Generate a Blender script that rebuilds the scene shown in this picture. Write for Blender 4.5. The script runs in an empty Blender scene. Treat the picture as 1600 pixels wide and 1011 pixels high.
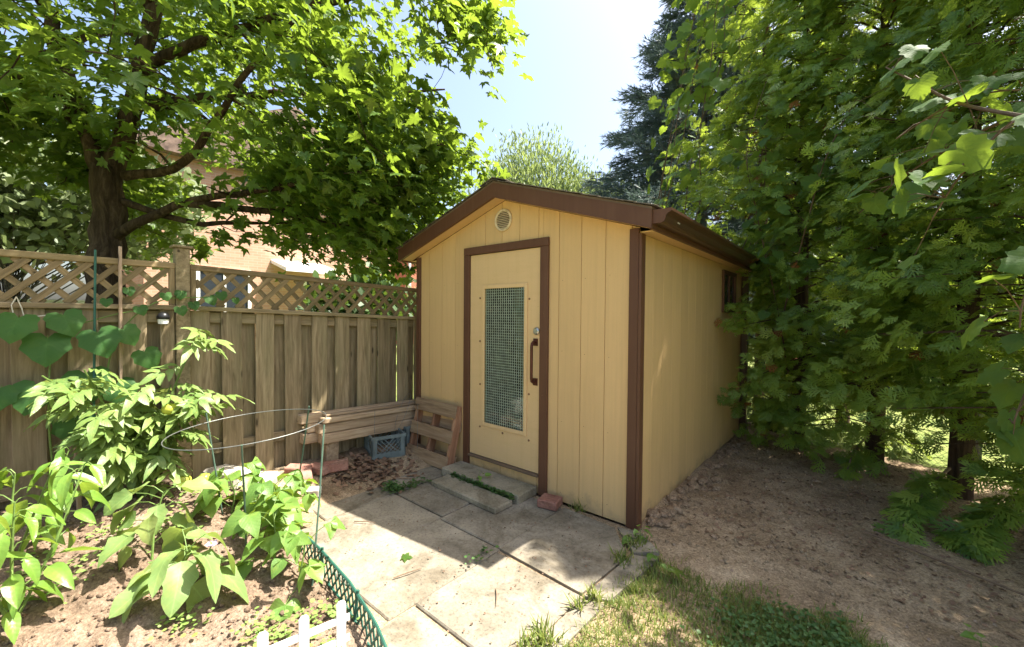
import bpy, bmesh, math, random
import numpy as np
from mathutils import Vector, Matrix

random.seed(7); RNG = np.random.default_rng(11)
R = math.radians
SC = bpy.context.scene
COL = SC.collection

# ------------------------------------------------------------------ camera
cam_d = bpy.data.cameras.new('camera'); cam = bpy.data.objects.new('camera', cam_d); COL.objects.link(cam)
cam_d.sensor_fit = 'HORIZONTAL'; cam_d.sensor_width = 36.0; cam_d.lens = 36.0 * 644.45 / 1600
cam_d.clip_start = 0.05; cam_d.clip_end = 1500
_rt = Vector((0.76292745, 0.64643596, 0.00789023)); _up = Vector((-0.01934284, 0.01062576, 0.99975644)); _fw = Vector((-0.64619467, 0.76289426, -0.02061059))
CAMP = Vector((1.1755, -2.7477, 1.4841))
cam.matrix_world = Matrix(((_rt.x, _up.x, -_fw.x, CAMP.x), (_rt.y, _up.y, -_fw.y, CAMP.y), (_rt.z, _up.z, -_fw.z, CAMP.z), (0, 0, 0, 1)))
SC.camera = cam

# ------------------------------------------------------------------ sky, sun, exposure
SUN = Vector((0.725, 0.884, 2.158)).normalized()
SUN_EL = math.asin(SUN.z); SUN_AZ = math.atan2(SUN.x, SUN.y)
w = bpy.data.worlds.new('World'); SC.world = w; w.use_nodes = True
_nt = w.node_tree; _bg = _nt.nodes['Background']
_sky = _nt.nodes.new('ShaderNodeTexSky'); _sky.sky_type = 'NISHITA'; _sky.sun_disc = False
_sky.sun_elevation = SUN_EL; _sky.sun_rotation = SUN_AZ; _sky.air_density = 1.1; _sky.dust_density = 5.0; _sky.ozone_density = 1.0; _sky.altitude = 150
_nt.links.new(_sky.outputs[0], _bg.inputs[0]); _bg.inputs[1].default_value = 0.10
sl = bpy.data.lights.new('sun', 'SUN'); sl.energy = 5.0; sl.angle = R(0.55); sl.color = (1.0, 0.945, 0.85)
so = bpy.data.objects.new('sun', sl); COL.objects.link(so); so.location = (6, 7, 18)
so.rotation_euler = SUN.to_track_quat('Z', 'Y').to_euler()
vs = SC.view_settings; vs.view_transform = 'Standard'; vs.look = 'None'; vs.gamma = 1.0; vs.exposure = 1.85; vs.use_curve_mapping = False
SC.render.resolution_x = 1024; SC.render.resolution_y = 647
SC.cycles.max_bounces = 8; SC.cycles.diffuse_bounces = 4; SC.cycles.glossy_bounces = 3; SC.cycles.transmission_bounces = 6; SC.cycles.transparent_max_bounces = 8
SC.cycles.sample_clamp_indirect = 6.0; SC.cycles.use_denoising = True

# ------------------------------------------------------------------ helpers
WM = {}
def link(o, M, parent=None):
    COL.objects.link(o)
    if parent is not None:
        o.parent = parent; o.matrix_basis = WM[parent.name].inverted() @ M
    else:
        o.matrix_basis = M
    WM[o.name] = M.copy()
    return o
def tag(o, label=None, cat=None, group=None, kind=None):
    if label: o['label'] = label
    if cat: o['category'] = cat
    if group: o['group'] = group
    if kind: o['kind'] = kind
    return o
def thing(name, loc, label, cat, group=None, rz=0.0, M=None):
    o = bpy.data.objects.new(name, None); o.empty_display_size = 0.1
    link(o, M if M is not None else Matrix.Translation(loc) @ Matrix.Rotation(rz, 4, 'Z'))
    return tag(o, label, cat, group)
I4 = Matrix.Identity(4)
def obj(name, mesh, mat=None, parent=None, M=I4):
    if mat is not None and len(mesh.materials) == 0: mesh.materials.append(mat)
    return link(bpy.data.objects.new(name, mesh), M, parent)
def structure(name, mesh, mat, parent=None, M=I4):
    return tag(obj(name, mesh, mat, parent, M), kind='structure')

class MB:
    def __init__(s): s.v = []; s.f = []
    def add(s, vs, fs):
        n = len(s.v); s.v += [tuple(v) for v in vs]; s.f += [tuple(i + n for i in f) for f in fs]; return s
    def box(s, x0, x1, y0, y1, z0, z1):
        return s.add([(x0,y0,z0),(x1,y0,z0),(x1,y1,z0),(x0,y1,z0),(x0,y0,z1),(x1,y0,z1),(x1,y1,z1),(x0,y1,z1)],
                     [(0,3,2,1),(4,5,6,7),(0,1,5,4),(1,2,6,5),(2,3,7,6),(3,0,4,7)])
    def prism(s, pts, ext):
        n = len(pts); e = Vector(ext); p = [Vector(q) for q in pts]
        nrm = Vector((0,0,0))
        for i in range(n): nrm += p[i].cross(p[(i+1) % n])
        if nrm.dot(e) > 0: p = p[::-1]
        return s.add(p + [q + e for q in p], [tuple(range(n)), tuple(range(2*n-1, n-1, -1))] + [(i, n+i, n+(i+1) % n, (i+1) % n)[::-1] for i in range(n)])
    def tube(s, path, rad, n=6, cap=True):
        path = [Vector(p) for p in path]; m = len(path)
        if not hasattr(rad, '__len__'): rad = [rad] * m
        base = len(s.v); t0 = (path[1] - path[0]).normalized()
        u = t0.orthogonal().normalized()
        for i, p in enumerate(path):
            t = (path[min(i+1, m-1)] - path[max(i-1, 0)]).normalized()
            u = (u - t * u.dot(t)).normalized(); w_ = t.cross(u)
            for k in range(n):
                a = 2 * math.pi * k / n
                s.v.append(tuple(p + (u * math.cos(a) + w_ * math.sin(a)) * rad[i]))
        for i in range(m - 1):
            for k in range(n):
                a = base + i*n + k; b = base + i*n + (k+1) % n
                s.f.append((a, b, b + n, a + n))
        if cap:
            s.f.append(tuple(base + k for k in range(n-1, -1, -1))); s.f.append(tuple(base + (m-1)*n + k for k in range(n)))
        return s
    def ring(s, c, r, rw, axis='z', n=40, m=6, tilt=None):
        T = tilt or Matrix.Identity(3); pts = []
        base = len(s.v)
        for i in range(n):
            a = 2*math.pi*i/n; d = Vector((math.cos(a), math.sin(a), 0))
            for k in range(m):
                b = 2*math.pi*k/m; q = d*(r + rw*math.cos(b)) + Vector((0,0,rw*math.sin(b)))
                s.v.append(tuple(Vector(c) + T @ q))
        for i in range(n):
            for k in range(m):
                a = base + i*m + k; b = base + i*m + (k+1) % m; c2 = base + ((i+1) % n)*m + (k+1) % m; d2 = base + ((i+1) % n)*m + k
                s.f.append((a, d2, c2, b))
        return s
    def mesh(s, name='m', smooth=False):
        me = bpy.data.meshes.new(name); me.from_pydata(s.v, [], s.f); me.update()
        if smooth: me.shade_smooth()
        return me

_cb = {}
def cbox_mesh(sx, sy, sz, b=0.004):
    key = (round(sx, 4), round(sy, 4), round(sz, 4), round(b, 4))
    if key in _cb: return _cb[key]
    hx, hy, hz = sx/2, sy/2, sz/2; b = min(b, hx*.45, hy*.45, hz*.45)
    bm = bmesh.new()
    for i in (-1, 1):
        for j in (-1, 1):
            for k in (-1, 1):
                bm.verts.new((i*hx, j*(hy-b), k*(hz-b))); bm.verts.new((i*(hx-b), j*hy, k*(hz-b))); bm.verts.new((i*(hx-b), j*(hy-b), k*hz))
    bmesh.ops.convex_hull(bm, input=bm.verts)
    bmesh.ops.dissolve_limit(bm, angle_limit=0.01, verts=bm.verts, edges=bm.edges)
    me = bpy.data.meshes.new('chamfered_box'); bm.to_mesh(me); bm.free()
    _cb[key] = me; return me
def own(me, mat):
    "the shared mesh for this material"
    key = (me.name, mat.name)
    if key in _cb: return _cb[key]
    m2 = me.copy(); m2.materials.append(mat); _cb[key] = m2; return m2
def basis(xa, za, o):
    xa = Vector(xa).normalized(); za = Vector(za); za = (za - xa * za.dot(xa)).normalized(); ya = za.cross(xa)
    return Matrix(((xa.x, ya.x, za.x, o[0]), (xa.y, ya.y, za.y, o[1]), (xa.z, ya.z, za.z, o[2]), (0, 0, 0, 1)))
def board(name, p0, p1, width, thick, nrm, mat, parent, b=0.004):
    "plank from p0 to p1 (centre line); local x = length, local z = nrm (thickness)"
    p0 = Vector(p0); p1 = Vector(p1)
    return obj(name, own(cbox_mesh((p1-p0).length, width, thick, b), mat), None, parent, basis(p1-p0, nrm, (p0+p1)/2))
def block(name, x0, x1, y0, y1, z0, z1, mat, parent, b=0.004, rz=0.0):
    return obj(name, own(cbox_mesh(x1-x0, y1-y0, z1-z0, b), mat), None, parent, Matrix.Translation(((x0+x1)/2, (y0+y1)/2, (z0+z1)/2)) @ Matrix.Rotation(rz, 4, 'Z'))

# value noise (numpy)
_PERM = RNG.random((256, 256))
def vnoise(x, y, sc=1.0, off=0.0):
    x = np.asarray(x) * sc + 37.3 + off; y = np.asarray(y) * sc + 91.7 + off*1.7
    xi = np.floor(x).astype(int); yi = np.floor(y).astype(int); fx = x - xi; fy = y - yi
    fx = fx*fx*(3-2*fx); fy = fy*fy*(3-2*fy)
    g = lambda a, b: _PERM[a & 255, b & 255]
    return (g(xi,yi)*(1-fx)+g(xi+1,yi)*fx)*(1-fy) + (g(xi,yi+1)*(1-fx)+g(xi+1,yi+1)*fx)*fy - 0.5
def sstep(a, b, x):
    t = np.clip((np.asarray(x, float)-a)/(b-a), 0, 1); return t*t*(3-2*t)

# ------------------------------------------------------------------ materials
class NT:
    def __init__(s, name):
        s.m = bpy.data.materials.new(name); s.m.use_nodes = True; s.t = s.m.node_tree; s.t.nodes.clear()
        s.out = s.t.nodes.new('ShaderNodeOutputMaterial')
    def n(s, typ, ins=None, **props):
        nd = s.t.nodes.new(typ)
        for k, v in props.items(): setattr(nd, k, v)
        for k, v in (ins or {}).items():
            if isinstance(v, bpy.types.NodeSocket): s.t.links.new(v, nd.inputs[k])
            else: nd.inputs[k].default_value = v
        return nd
    def ramp(s, fac, stops, interp='LINEAR'):
        nd = s.n('ShaderNodeValToRGB', {0: fac}); cr = nd.color_ramp; cr.interpolation = interp
        while len(cr.elements) < len(stops): cr.elements.new(0.5)
        for e, (p, c) in zip(cr.elements, stops): e.position = p; e.color = (*c, 1) if len(c) == 3 else c
        return nd.outputs[0]
    def mix(s, fac, a, b, blend='MIX'):
        nd = s.n('ShaderNodeMix', data_type='RGBA', blend_type=blend)
        for i, v in ((0, fac), (6, a), (7, b)):
            if isinstance(v, bpy.types.NodeSocket): s.t.links.new(v, nd.inputs[i])
            else: nd.inputs[i].default_value = v if i == 0 else (*v, 1)
        return nd.outputs[2]
    def math(s, op, a, b=0.0, c=0.0, clamp=False):
        nd = s.n('ShaderNodeMath', {0: a, 1: b, 2: c}, operation=op); nd.use_clamp = clamp; return nd.outputs[0]
    def noise(s, vec, scale, detail=4.0, rough=0.55, dist=0.0):
        return s.n('ShaderNodeTexNoise', {'Vector': vec, 'Scale': scale, 'Detail': detail, 'Roughness': rough, 'Distortion': dist}).outputs[0]
    def coord(s, which='Object', scale=(1, 1, 1), rnd=True):
        tc = s.n('ShaderNodeTexCoord').outputs[which]
        if rnd:
            oi = s.n('ShaderNodeObjectInfo').outputs['Random']
            off = s.n('ShaderNodeVectorMath', {0: (17.0, 31.0, 23.0), 3: oi}, operation='SCALE').outputs[0]
            tc = s.n('ShaderNodeVectorMath', {0: tc, 1: off}, operation='ADD').outputs[0]
        return s.n('ShaderNodeMapping', {'Vector': tc, 'Scale': scale}).outputs[0]
    def bump(s, h, strength=0.3, dist=0.01):
        return s.n('ShaderNodeBump', {'Height': h, 'Strength': strength, 'Distance': dist}).outputs[0]
    def pbr(s, col, rough=0.8, normal=None, metal=0.0, spec=0.3, **kw):
        ins = {'Roughness': rough, 'Metallic': metal, 'Specular IOR Level': spec}
        ins['Base Color'] = col if isinstance(col, bpy.types.NodeSocket) else (*col, 1)
        if normal is not None: ins['Normal'] = normal
        ins.update(kw)
        b = s.n('ShaderNodeBsdfPrincipled', ins); s.t.links.new(b.outputs[0], s.out.inputs[0]); return b
    def rnd(s): return s.n('ShaderNodeObjectInfo').outputs['Random']

def wood_mat(name, c_dark, c_mid, c_light, stain=None, bump=0.35, var=0.45):
    m = NT(name); v = m.coord('Object', (1.3, 16, 16)); g = m.noise(v, 2.2, 6, 0.65, 0.6)
    v2 = m.coord('Object', (1, 4, 4)); big = m.noise(v2, 1.6, 3)
    fine = m.noise(m.coord('Object', (3, 90, 90)), 2.0, 3, 0.7)
    col = m.ramp(g, [(0.28, c_dark), (0.5, c_mid), (0.72, c_light)])
    col = m.mix(m.math('MULTIPLY', m.ramp(big, [(0.42, (0, 0, 0)), (0.68, (1, 1, 1))]), 0.5), col, stain or c_dark)
    kn = m.n('ShaderNodeTexVoronoi', {'Vector': m.coord('Object', (2.2, 9, 9)), 'Scale': 1.0}).outputs['Distance']
    col = m.mix(m.ramp(kn, [(0.05, (1, 1, 1)), (0.11, (0, 0, 0))]), col, tuple(c*0.4 for c in c_dark))
    br = m.math('MULTIPLY_ADD', m.rnd(), var, 1 - var/2)
    col = m.mix(1.0, col, m.n('ShaderNodeCombineColor', {0: br, 1: br, 2: br}).outputs[0], 'MULTIPLY')
    h = m.math('ADD', g, m.math('MULTIPLY', fine, 0.5))
    m.pbr(col, 0.85, m.bump(h, bump, 0.006), spec=0.2); return m.m
M_FENCE = wood_mat('weathered_fence_wood', (0.135, 0.10, 0.055), (0.265, 0.202, 0.118), (0.39, 0.305, 0.19), stain=(0.17, 0.155, 0.08))
M_LATT = wood_mat('lattice_wood', (0.12, 0.085, 0.045), (0.22, 0.16, 0.085), (0.32, 0.235, 0.13), stain=(0.15, 0.125, 0.06))
M_TIMB = wood_mat('old_timber', (0.24, 0.165, 0.10), (0.42, 0.305, 0.195), (0.56, 0.44, 0.30), bump=0.6)
M_PAL = wood_mat('pallet_wood', (0.19, 0.12, 0.07), (0.34, 0.225, 0.13), (0.45, 0.32, 0.20))
M_PALR = wood_mat('pallet_wood_red_stain', (0.18, 0.085, 0.045), (0.31, 0.155, 0.085), (0.42, 0.27, 0.16))
M_STAKE = wood_mat('stake_wood', (0.22, 0.15, 0.10), (0.36, 0.26, 0.18), (0.48, 0.37, 0.27))

def paint_mat(name, col, rough=0.55, dirt=0.25, streak=(60, 60, 2), bump=0.18, dirtcol=None, spec=0.3, splash=0.0, algae=0.0):
    m = NT(name); v = m.coord('Object', (1, 1, 1)); a = m.noise(v, 2.3, 5, 0.6)
    f = m.noise(m.coord('Object', streak), 1.0, 3, 0.6); f2 = m.noise(v, 90, 3, 0.7)
    dc = dirtcol or tuple(c*0.55 for c in col)
    c = m.mix(m.math('MULTIPLY', m.ramp(a, [(0.45, (0, 0, 0)), (0.8, (1, 1, 1))]), dirt), col, dc)
    c = m.mix(m.math('MULTIPLY', m.ramp(f, [(0.4, (0, 0, 0)), (0.8, (1, 1, 1))]), 0.22), c, dc)
    wp = m.n('ShaderNodeNewGeometry').outputs['Position']
    runs = m.noise(m.n('ShaderNodeMapping', {'Vector': wp, 'Scale': (22, 22, 0.7)}).outputs[0], 1.0, 4, 0.6)
    c = m.mix(m.math('MULTIPLY', m.ramp(runs, [(0.5, (0, 0, 0)), (0.75, (1, 1, 1))]), 0.28), c, dc)
    sp = m.ramp(m.noise(wp, 130, 2, 0.5), [(0.66, (0, 0, 0)), (0.72, (1, 1, 1))])
    c = m.mix(m.math('MULTIPLY', sp, 0.35), c, tuple(x*0.5 for x in dc))
    if splash:
        z = m.n('ShaderNodeSeparateXYZ', {0: wp}).outputs[2]; hgt = m.math('MULTIPLY_ADD', m.noise(wp, 7, 5, 0.7), 0.55, -0.17)
        k = m.ramp(m.math('SUBTRACT', hgt, z), [(0.0, (0, 0, 0)), (0.16, (1, 1, 1))])
        c = m.mix(m.math('MULTIPLY', k, splash), c, (0.26, 0.19, 0.115))
    br = m.math('MULTIPLY_ADD', m.rnd(), 0.09, 0.955)
    c = m.mix(1.0, c, m.n('ShaderNodeCombineColor', {0: br, 1: br, 2: br}).outputs[0], 'MULTIPLY')
    h = m.math('ADD', f, m.math('MULTIPLY', f2, 0.4))
    m.pbr(c, rough, m.bump(h, bump, 0.004), spec=spec); return m.m
YEL = (0.65, 0.43, 0.20)
M_YEL = paint_mat('yellow_siding_paint', YEL, 0.6, 0.22, dirtcol=(0.47, 0.31, 0.14), splash=0.55, bump=0.3)
M_YELD = paint_mat('yellow_door_paint', (0.70, 0.48, 0.245), 0.45, 0.15, (3, 3, 30), 0.08, dirtcol=(0.55, 0.37, 0.15))
M_BRN = paint_mat('brown_trim_paint', (0.105, 0.045, 0.024), 0.5, 0.4, (40, 40, 3), 0.15, dirtcol=(0.16, 0.08, 0.045))
M_GUT = paint_mat('brown_gutter_metal', (0.075, 0.034, 0.02), 0.28, 0.35, (1, 1, 1), 0.05, dirtcol=(0.10, 0.07, 0.04), spec=0.6)
M_SILL = paint_mat('worn_sill', (0.17, 0.115, 0.075), 0.6, 0.5)

def simple(name, col, rough=0.6, metal=0.0, nscale=20, nv=0.25, bump=0.1, bscale=60, spec=0.3, **kw):
    m = NT(name); v = m.coord('Object'); a = m.noise(v, nscale, 4)
    c = m.ramp(a, [(0.3, tuple(x*(1-nv) for x in col)), (0.7, tuple(min(1, x*(1+nv)) for x in col))])
    m.pbr(c, rough, m.bump(m.noise(v, bscale, 4, 0.7), bump, 0.004), metal, spec, **kw); return m.m
M_VENT = simple('vent_cream_plastic', (0.62, 0.50, 0.33), 0.5)
M_STEEL = simple('brushed_steel', (0.5, 0.49, 0.46), 0.35, 0.9)
M_RUST = simple('rusty_bolt', (0.22, 0.12, 0.06), 0.7, 0.4)
M_HANDLE = simple('dark_bronze', (0.09, 0.03, 0.018), 0.4, 0.3)
M_MESH = simple('painted_wire_mesh', (0.32, 0.38, 0.29), 0.6)
M_WIRE = simple('galvanised_wire', (0.20, 0.21, 0.20), 0.45, 0.6)
M_GRNWIRE = simple('dark_green_wire', (0.06, 0.10, 0.07), 0.5)
M_WHITE = simple('white_plastic', (0.78, 0.78, 0.76), 0.4, nv=0.05)
M_GREENP = simple('green_plastic', (0.03, 0.105, 0.075), 0.5, nv=0.15)
M_BLUEP = simple('blue_crate_plastic', (0.15, 0.185, 0.18), 0.6, nv=0.25, nscale=9)
M_BLACKP = simple('black_plastic', (0.015, 0.015, 0.016), 0.35)
M_STEM = simple('green_stem', (0.12, 0.19, 0.045), 0.55)
M_STEMB = simple('vine_bark', (0.13, 0.085, 0.05), 0.8)
M_TOM = simple('unripe_tomato', (0.42, 0.44, 0.06), 0.3, nscale=6)
M_FLOW = simple('purple_flower', (0.55, 0.40, 0.62), 0.6)
M_PAPER = simple('dry_leaf', (0.19, 0.115, 0.072), 0.8, nv=0.5, nscale=5)
M_TWIG = simple('dry_twig', (0.19, 0.13, 0.085), 0.85)
M_ORANGE = simple('orange_brown_fabric', (0.50, 0.17, 0.05), 0.8)
M_STRING = simple('pale_string', (0.5, 0.47, 0.38), 0.8)
M_GALV = simple('galvanised_chain', (0.16, 0.16, 0.15), 0.5, 0.5)
M_CORE = simple('gutter_spot', (0.6, 0.55, 0.45), 0.4)

def concrete_mat(name, c0, c1, c2, stain):
    m = NT(name); v = m.coord('Object'); a = m.noise(v, 3.5, 6, 0.65); b = m.noise(v, 55, 4, 0.75); cst = m.noise(v, 1.3, 4, 0.6, 1.2)
    c = m.ramp(a, [(0.3, c0), (0.5, c1), (0.72, c2)])
    c = m.mix(m.ramp(cst, [(0.52, (0, 0, 0)), (0.66, (0.6, 0.6, 0.6))]), c, stain)
    sp = m.ramp(b, [(0.30, (0.5, 0.5, 0.5)), (0.45, (0.97, 0.97, 0.97)), (0.72, (1.22, 1.22, 1.2))])
    c = m.mix(1.0, c, sp, 'MULTIPLY')
    wv = m.noise(m.n('ShaderNodeNewGeometry').outputs['Position'], 2.6, 6, 0.7, 0.8)
    c = m.mix(1.0, c, m.ramp(wv, [(0.36, (0.62, 0.6, 0.56)), (0.52, (1, 1, 1)), (0.7, (1.12, 1.11, 1.08))]), 'MULTIPLY')
    br = m.math('MULTIPLY_ADD', m.rnd(), 0.22, 0.89)
    c = m.mix(1.0, c, m.n('ShaderNodeCombineColor', {0: br, 1: br, 2: br}).outputs[0], 'MULTIPLY')
    h = m.math('ADD', m.math('MULTIPLY', a, 0.6), m.math('MULTIPLY', b, 0.5))
    m.pbr(c, 0.9, m.bump(h, 0.35, 0.006), spec=0.2); return m.m
M_CONC = concrete_mat('old_concrete_slab', (0.155, 0.133, 0.10), (0.22, 0.192, 0.148), (0.295, 0.26, 0.205), (0.15, 0.122, 0.083))
M_STEP = concrete_mat('step_concrete', (0.21, 0.18, 0.125), (0.30, 0.26, 0.19), (0.39, 0.34, 0.255), (0.18, 0.155, 0.09))
M_STONE = concrete_mat('pale_stone', (0.42, 0.38, 0.32), (0.52, 0.48, 0.42), (0.6, 0.57, 0.5), (0.38, 0.32, 0.26))
M_BRICK = concrete_mat('red_clay_brick', (0.23, 0.105, 0.075), (0.32, 0.16, 0.12), (0.38, 0.22, 0.17), (0.36, 0.28, 0.23))

def soil_mat(name, c0, c1, c2, gscale=1.0, patch=None):
    m = NT(name); v = m.coord('Object', rnd=False); a = m.noise(v, 2.2*gscale, 7, 0.68); b = m.noise(v, 28, 6, 0.75); d = m.noise(v, 120, 4, 0.8)
    c = m.ramp(m.math('ADD', m.math('MULTIPLY', a, 0.62), m.math('MULTIPLY', b, 0.38)), [(0.34, c0), (0.5, c1), (0.66, c2)])
    fl = m.n('ShaderNodeTexVoronoi', {'Vector': v, 'Scale': 70.0, 'Randomness': 1.0}, feature='F1')
    peb = m.ramp(fl.outputs['Distance'], [(0.10, (1, 1, 1)), (0.2, (0, 0, 0))])
    sel = m.ramp(m.n('ShaderNodeSeparateColor', {0: fl.outputs['Color']}).outputs[0], [(0.86, (0, 0, 0)), (0.88, (1, 1, 1))])
    c = m.mix(m.math('MULTIPLY', peb, sel), c, tuple(min(1, x*1.35) for x in c2))
    if patch: c = m.mix(m.ramp(m.noise(v, 0.9, 4, 0.6), [(0.5, (0, 0, 0)), (0.62, (0.8, 0.8, 0.8))]), c, patch)
    d2 = m.noise(v, 75, 5, 0.8)
    c = m.mix(1.0, c, m.ramp(d2, [(0.32, (0.42, 0.40, 0.38)), (0.5, (0.95, 0.95, 0.95)), (0.68, (1.5, 1.5, 1.48))]), 'MULTIPLY')
    h = m.math('ADD', b, m.math('MULTIPLY', d, 0.6))
    m.pbr(c, 0.95, m.bump(h, 0.7, 0.018), spec=0.1); return m.m
M_BED = soil_mat('dry_garden_soil', (0.125, 0.084, 0.056), (0.215, 0.155, 0.108), (0.31, 0.235, 0.175), 1.6)
M_DIRT = soil_mat('packed_dirt', (0.165, 0.115, 0.07), (0.345, 0.255, 0.162), (0.52, 0.405, 0.275), 1.0, patch=(0.23, 0.162, 0.10))
M_CLOD = soil_mat('soil_clods', (0.18, 0.12, 0.072), (0.29, 0.205, 0.132), (0.40, 0.30, 0.205), 3.0)
M_TURF = soil_mat('turf_soil', (0.11, 0.085, 0.04), (0.20, 0.16, 0.08), (0.33, 0.26, 0.15), 2.5)
M_LAWN = soil_mat('far_lawn', (0.10, 0.14, 0.035), (0.17, 0.21, 0.06), (0.27, 0.27, 0.10), 2.0)

def bark_mat(name, c0, c1, c2, sc=(9, 9, 1.6), s=1.6):
    m = NT(name); v = m.coord('Object', sc, rnd=False); a = m.noise(v, s, 6, 0.7, 0.8); b = m.noise(v, s*5, 4, 0.7)
    c = m.ramp(a, [(0.3, c0), (0.5, c1), (0.7, c2)])
    m.pbr(c, 0.95, m.bump(m.math('ADD', a, m.math('MULTIPLY', b, 0.4)), 1.0, 0.04), spec=0.1); return m.m
M_BARK = bark_mat('maple_bark', (0.022, 0.015, 0.011), (0.065, 0.044, 0.03), (0.14, 0.10, 0.07))
M_CBARK = bark_mat('cedar_bark', (0.045, 0.03, 0.022), (0.10, 0.068, 0.046), (0.17, 0.12, 0.085), (12, 12, 0.8))
M_GBARK = bark_mat('grey_bark', (0.07, 0.06, 0.05), (0.15, 0.13, 0.11), (0.24, 0.21, 0.18))

def leaf_mat(name, c0, c1, tr, trans=0.4, rough=0.42, vein=0.2, spec=0.35, c2=None):
    m = NT(name)
    at = m.n('ShaderNodeAttribute', attribute_name='rnd', attribute_type='GEOMETRY').outputs['Fac']
    r = m.math('FRACT', m.math('ADD', at, m.rnd()))
    c = m.ramp(r, [(0.0, c0), (0.8, c1), (1.0, c2 or c1)])
    t = m.ramp(r, [(0.0, tuple(x*0.8 for x in tr)), (1.0, tr)])
    nrm = None
    if vein:
        uv = m.n('ShaderNodeUVMap').outputs[0]; sp = m.n('ShaderNodeSeparateXYZ', {0: uv})
        ax = m.math('ABSOLUTE', sp.outputs[0]); rib = m.math('LESS_THAN', ax, 0.014)
        wv = m.math('FRACT', m.math('MULTIPLY', m.math('SUBTRACT', sp.outputs[1], m.math('MULTIPLY', ax, 0.9)), 7.0))
        lat = m.math('LESS_THAN', wv, 0.09)
        vv = m.math('MAXIMUM', rib, m.math('MULTIPLY', lat, 0.6))
        c = m.mix(m.math('MULTIPLY', vv, vein), c, tuple(min(1, x*1.9) for x in c1))
        bl = m.noise(m.n('ShaderNodeVectorMath', {0: uv, 1: m.n('ShaderNodeCombineXYZ', {0: m.math('MULTIPLY', r, 50.0), 1: m.math('MULTIPLY', r, 31.0)}).outputs[0]}, operation='ADD').outputs[0], 3.5, 4, .65)
        c = m.mix(m.math('MULTIPLY', m.ramp(bl, [(0.5, (0, 0, 0)), (0.75, (1, 1, 1))]), 0.5), c, tuple(min(1, x*k_) for x, k_ in zip(c1, (1.9, 1.35, 1.1))))
        c = m.mix(m.math('MULTIPLY', m.ramp(m.noise(uv, 42, 2), [(0.7, (0, 0, 0)), (0.74, (1, 1, 1))]), 0.6), c, (0.16, 0.12, 0.05))
        nrm = m.bump(m.math('ADD', m.math('MULTIPLY', m.math('PINGPONG', wv, 0.5), -0.5), m.noise(uv, 7, 3)), 0.22, 0.006)
    b = m.pbr(c, rough, nrm, spec=spec)
    tn = m.n('ShaderNodeBsdfTranslucent', {'Color': t})
    if nrm is not None: m.t.links.new(nrm, tn.inputs['Normal'])
    mx = m.n('ShaderNodeMixShader', {0: trans, 1: b.outputs[0], 2: tn.outputs[0]})
    m.t.links.new(mx.outputs[0], m.out.inputs[0]); return m.m
M_MAPLE = leaf_mat('maple_leaf', (0.045, 0.105, 0.02), (0.085, 0.16, 0.026), (0.31, 0.44, 0.04), 0.43, c2=(0.13, 0.165, 0.03))
M_GRAPE = leaf_mat('grape_leaf', (0.05, 0.115, 0.032), (0.08, 0.155, 0.04), (0.32, 0.44, 0.04), 0.42, 0.6, 0.25, 0.15)
M_CEDAR = leaf_mat('cedar_spray', (0.07, 0.15, 0.032), (0.21, 0.32, 0.055), (0.48, 0.60, 0.065), 0.42, 0.42, 0, c2=(0.27, 0.33, 0.055))
M_SPRUCE = leaf_mat('spruce_needle', (0.085, 0.125, 0.115), (0.15, 0.195, 0.18), (0.14, 0.2, 0.16), 0.2, 0.5, 0)
M_WILLOW = leaf_mat('pale_narrow_leaf', (0.11, 0.17, 0.055), (0.17, 0.235, 0.085), (0.34, 0.42, 0.12), 0.4, 0.5, 0)
M_SHRUB = leaf_mat('silvery_shrub_leaf', (0.13, 0.18, 0.085), (0.25, 0.29, 0.16), (0.32, 0.40, 0.14), 0.3, 0.35, 0)
M_HEDGE = leaf_mat('dark_shrub_leaf', (0.03, 0.065, 0.02), (0.06, 0.11, 0.03), (0.16, 0.24, 0.03), 0.3, 0.5, 0)
M_TOML = leaf_mat('tomato_leaf', (0.12, 0.21, 0.05), (0.19, 0.28, 0.075), (0.34, 0.42, 0.09), 0.33, 0.45, 0.2, 0.45)
M_PEPL = leaf_mat('pepper_leaf', (0.105, 0.22, 0.03), (0.15, 0.275, 0.045), (0.36, 0.50, 0.05), 0.36, 0.36, 0.2, 0.5)
M_EGGL = leaf_mat('eggplant_leaf', (0.15, 0.25, 0.075), (0.21, 0.31, 0.10), (0.36, 0.46, 0.08), 0.34, 0.5, 0.25, 0.4, c2=(0.24, 0.27, 0.08))
M_BEANL = leaf_mat('bean_leaf', (0.105, 0.215, 0.04), (0.155, 0.27, 0.055), (0.36, 0.50, 0.05), 0.36, 0.45, 0.22, 0.45)
M_CUCL = leaf_mat('cucumber_leaf', (0.03, 0.10, 0.02), (0.05, 0.135, 0.025), (0.16, 0.34, 0.03), 0.4, 0.6)
M_GRASS = leaf_mat('grass_blade', (0.09, 0.15, 0.03), (0.19, 0.235, 0.055), (0.36, 0.42, 0.08), 0.38, 0.5, 0, c2=(0.42, 0.34, 0.16))
M_CLOV = leaf_mat('clover_leaf', (0.045, 0.11, 0.03), (0.08, 0.155, 0.045), (0.22, 0.34, 0.06), 0.3, 0.5, 0)
M_DEAD = leaf_mat('dead_cedar_spray', (0.20, 0.07, 0.02), (0.30, 0.12, 0.035), (0.30, 0.12, 0.03), 0.25, 0.8, 0)

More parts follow.
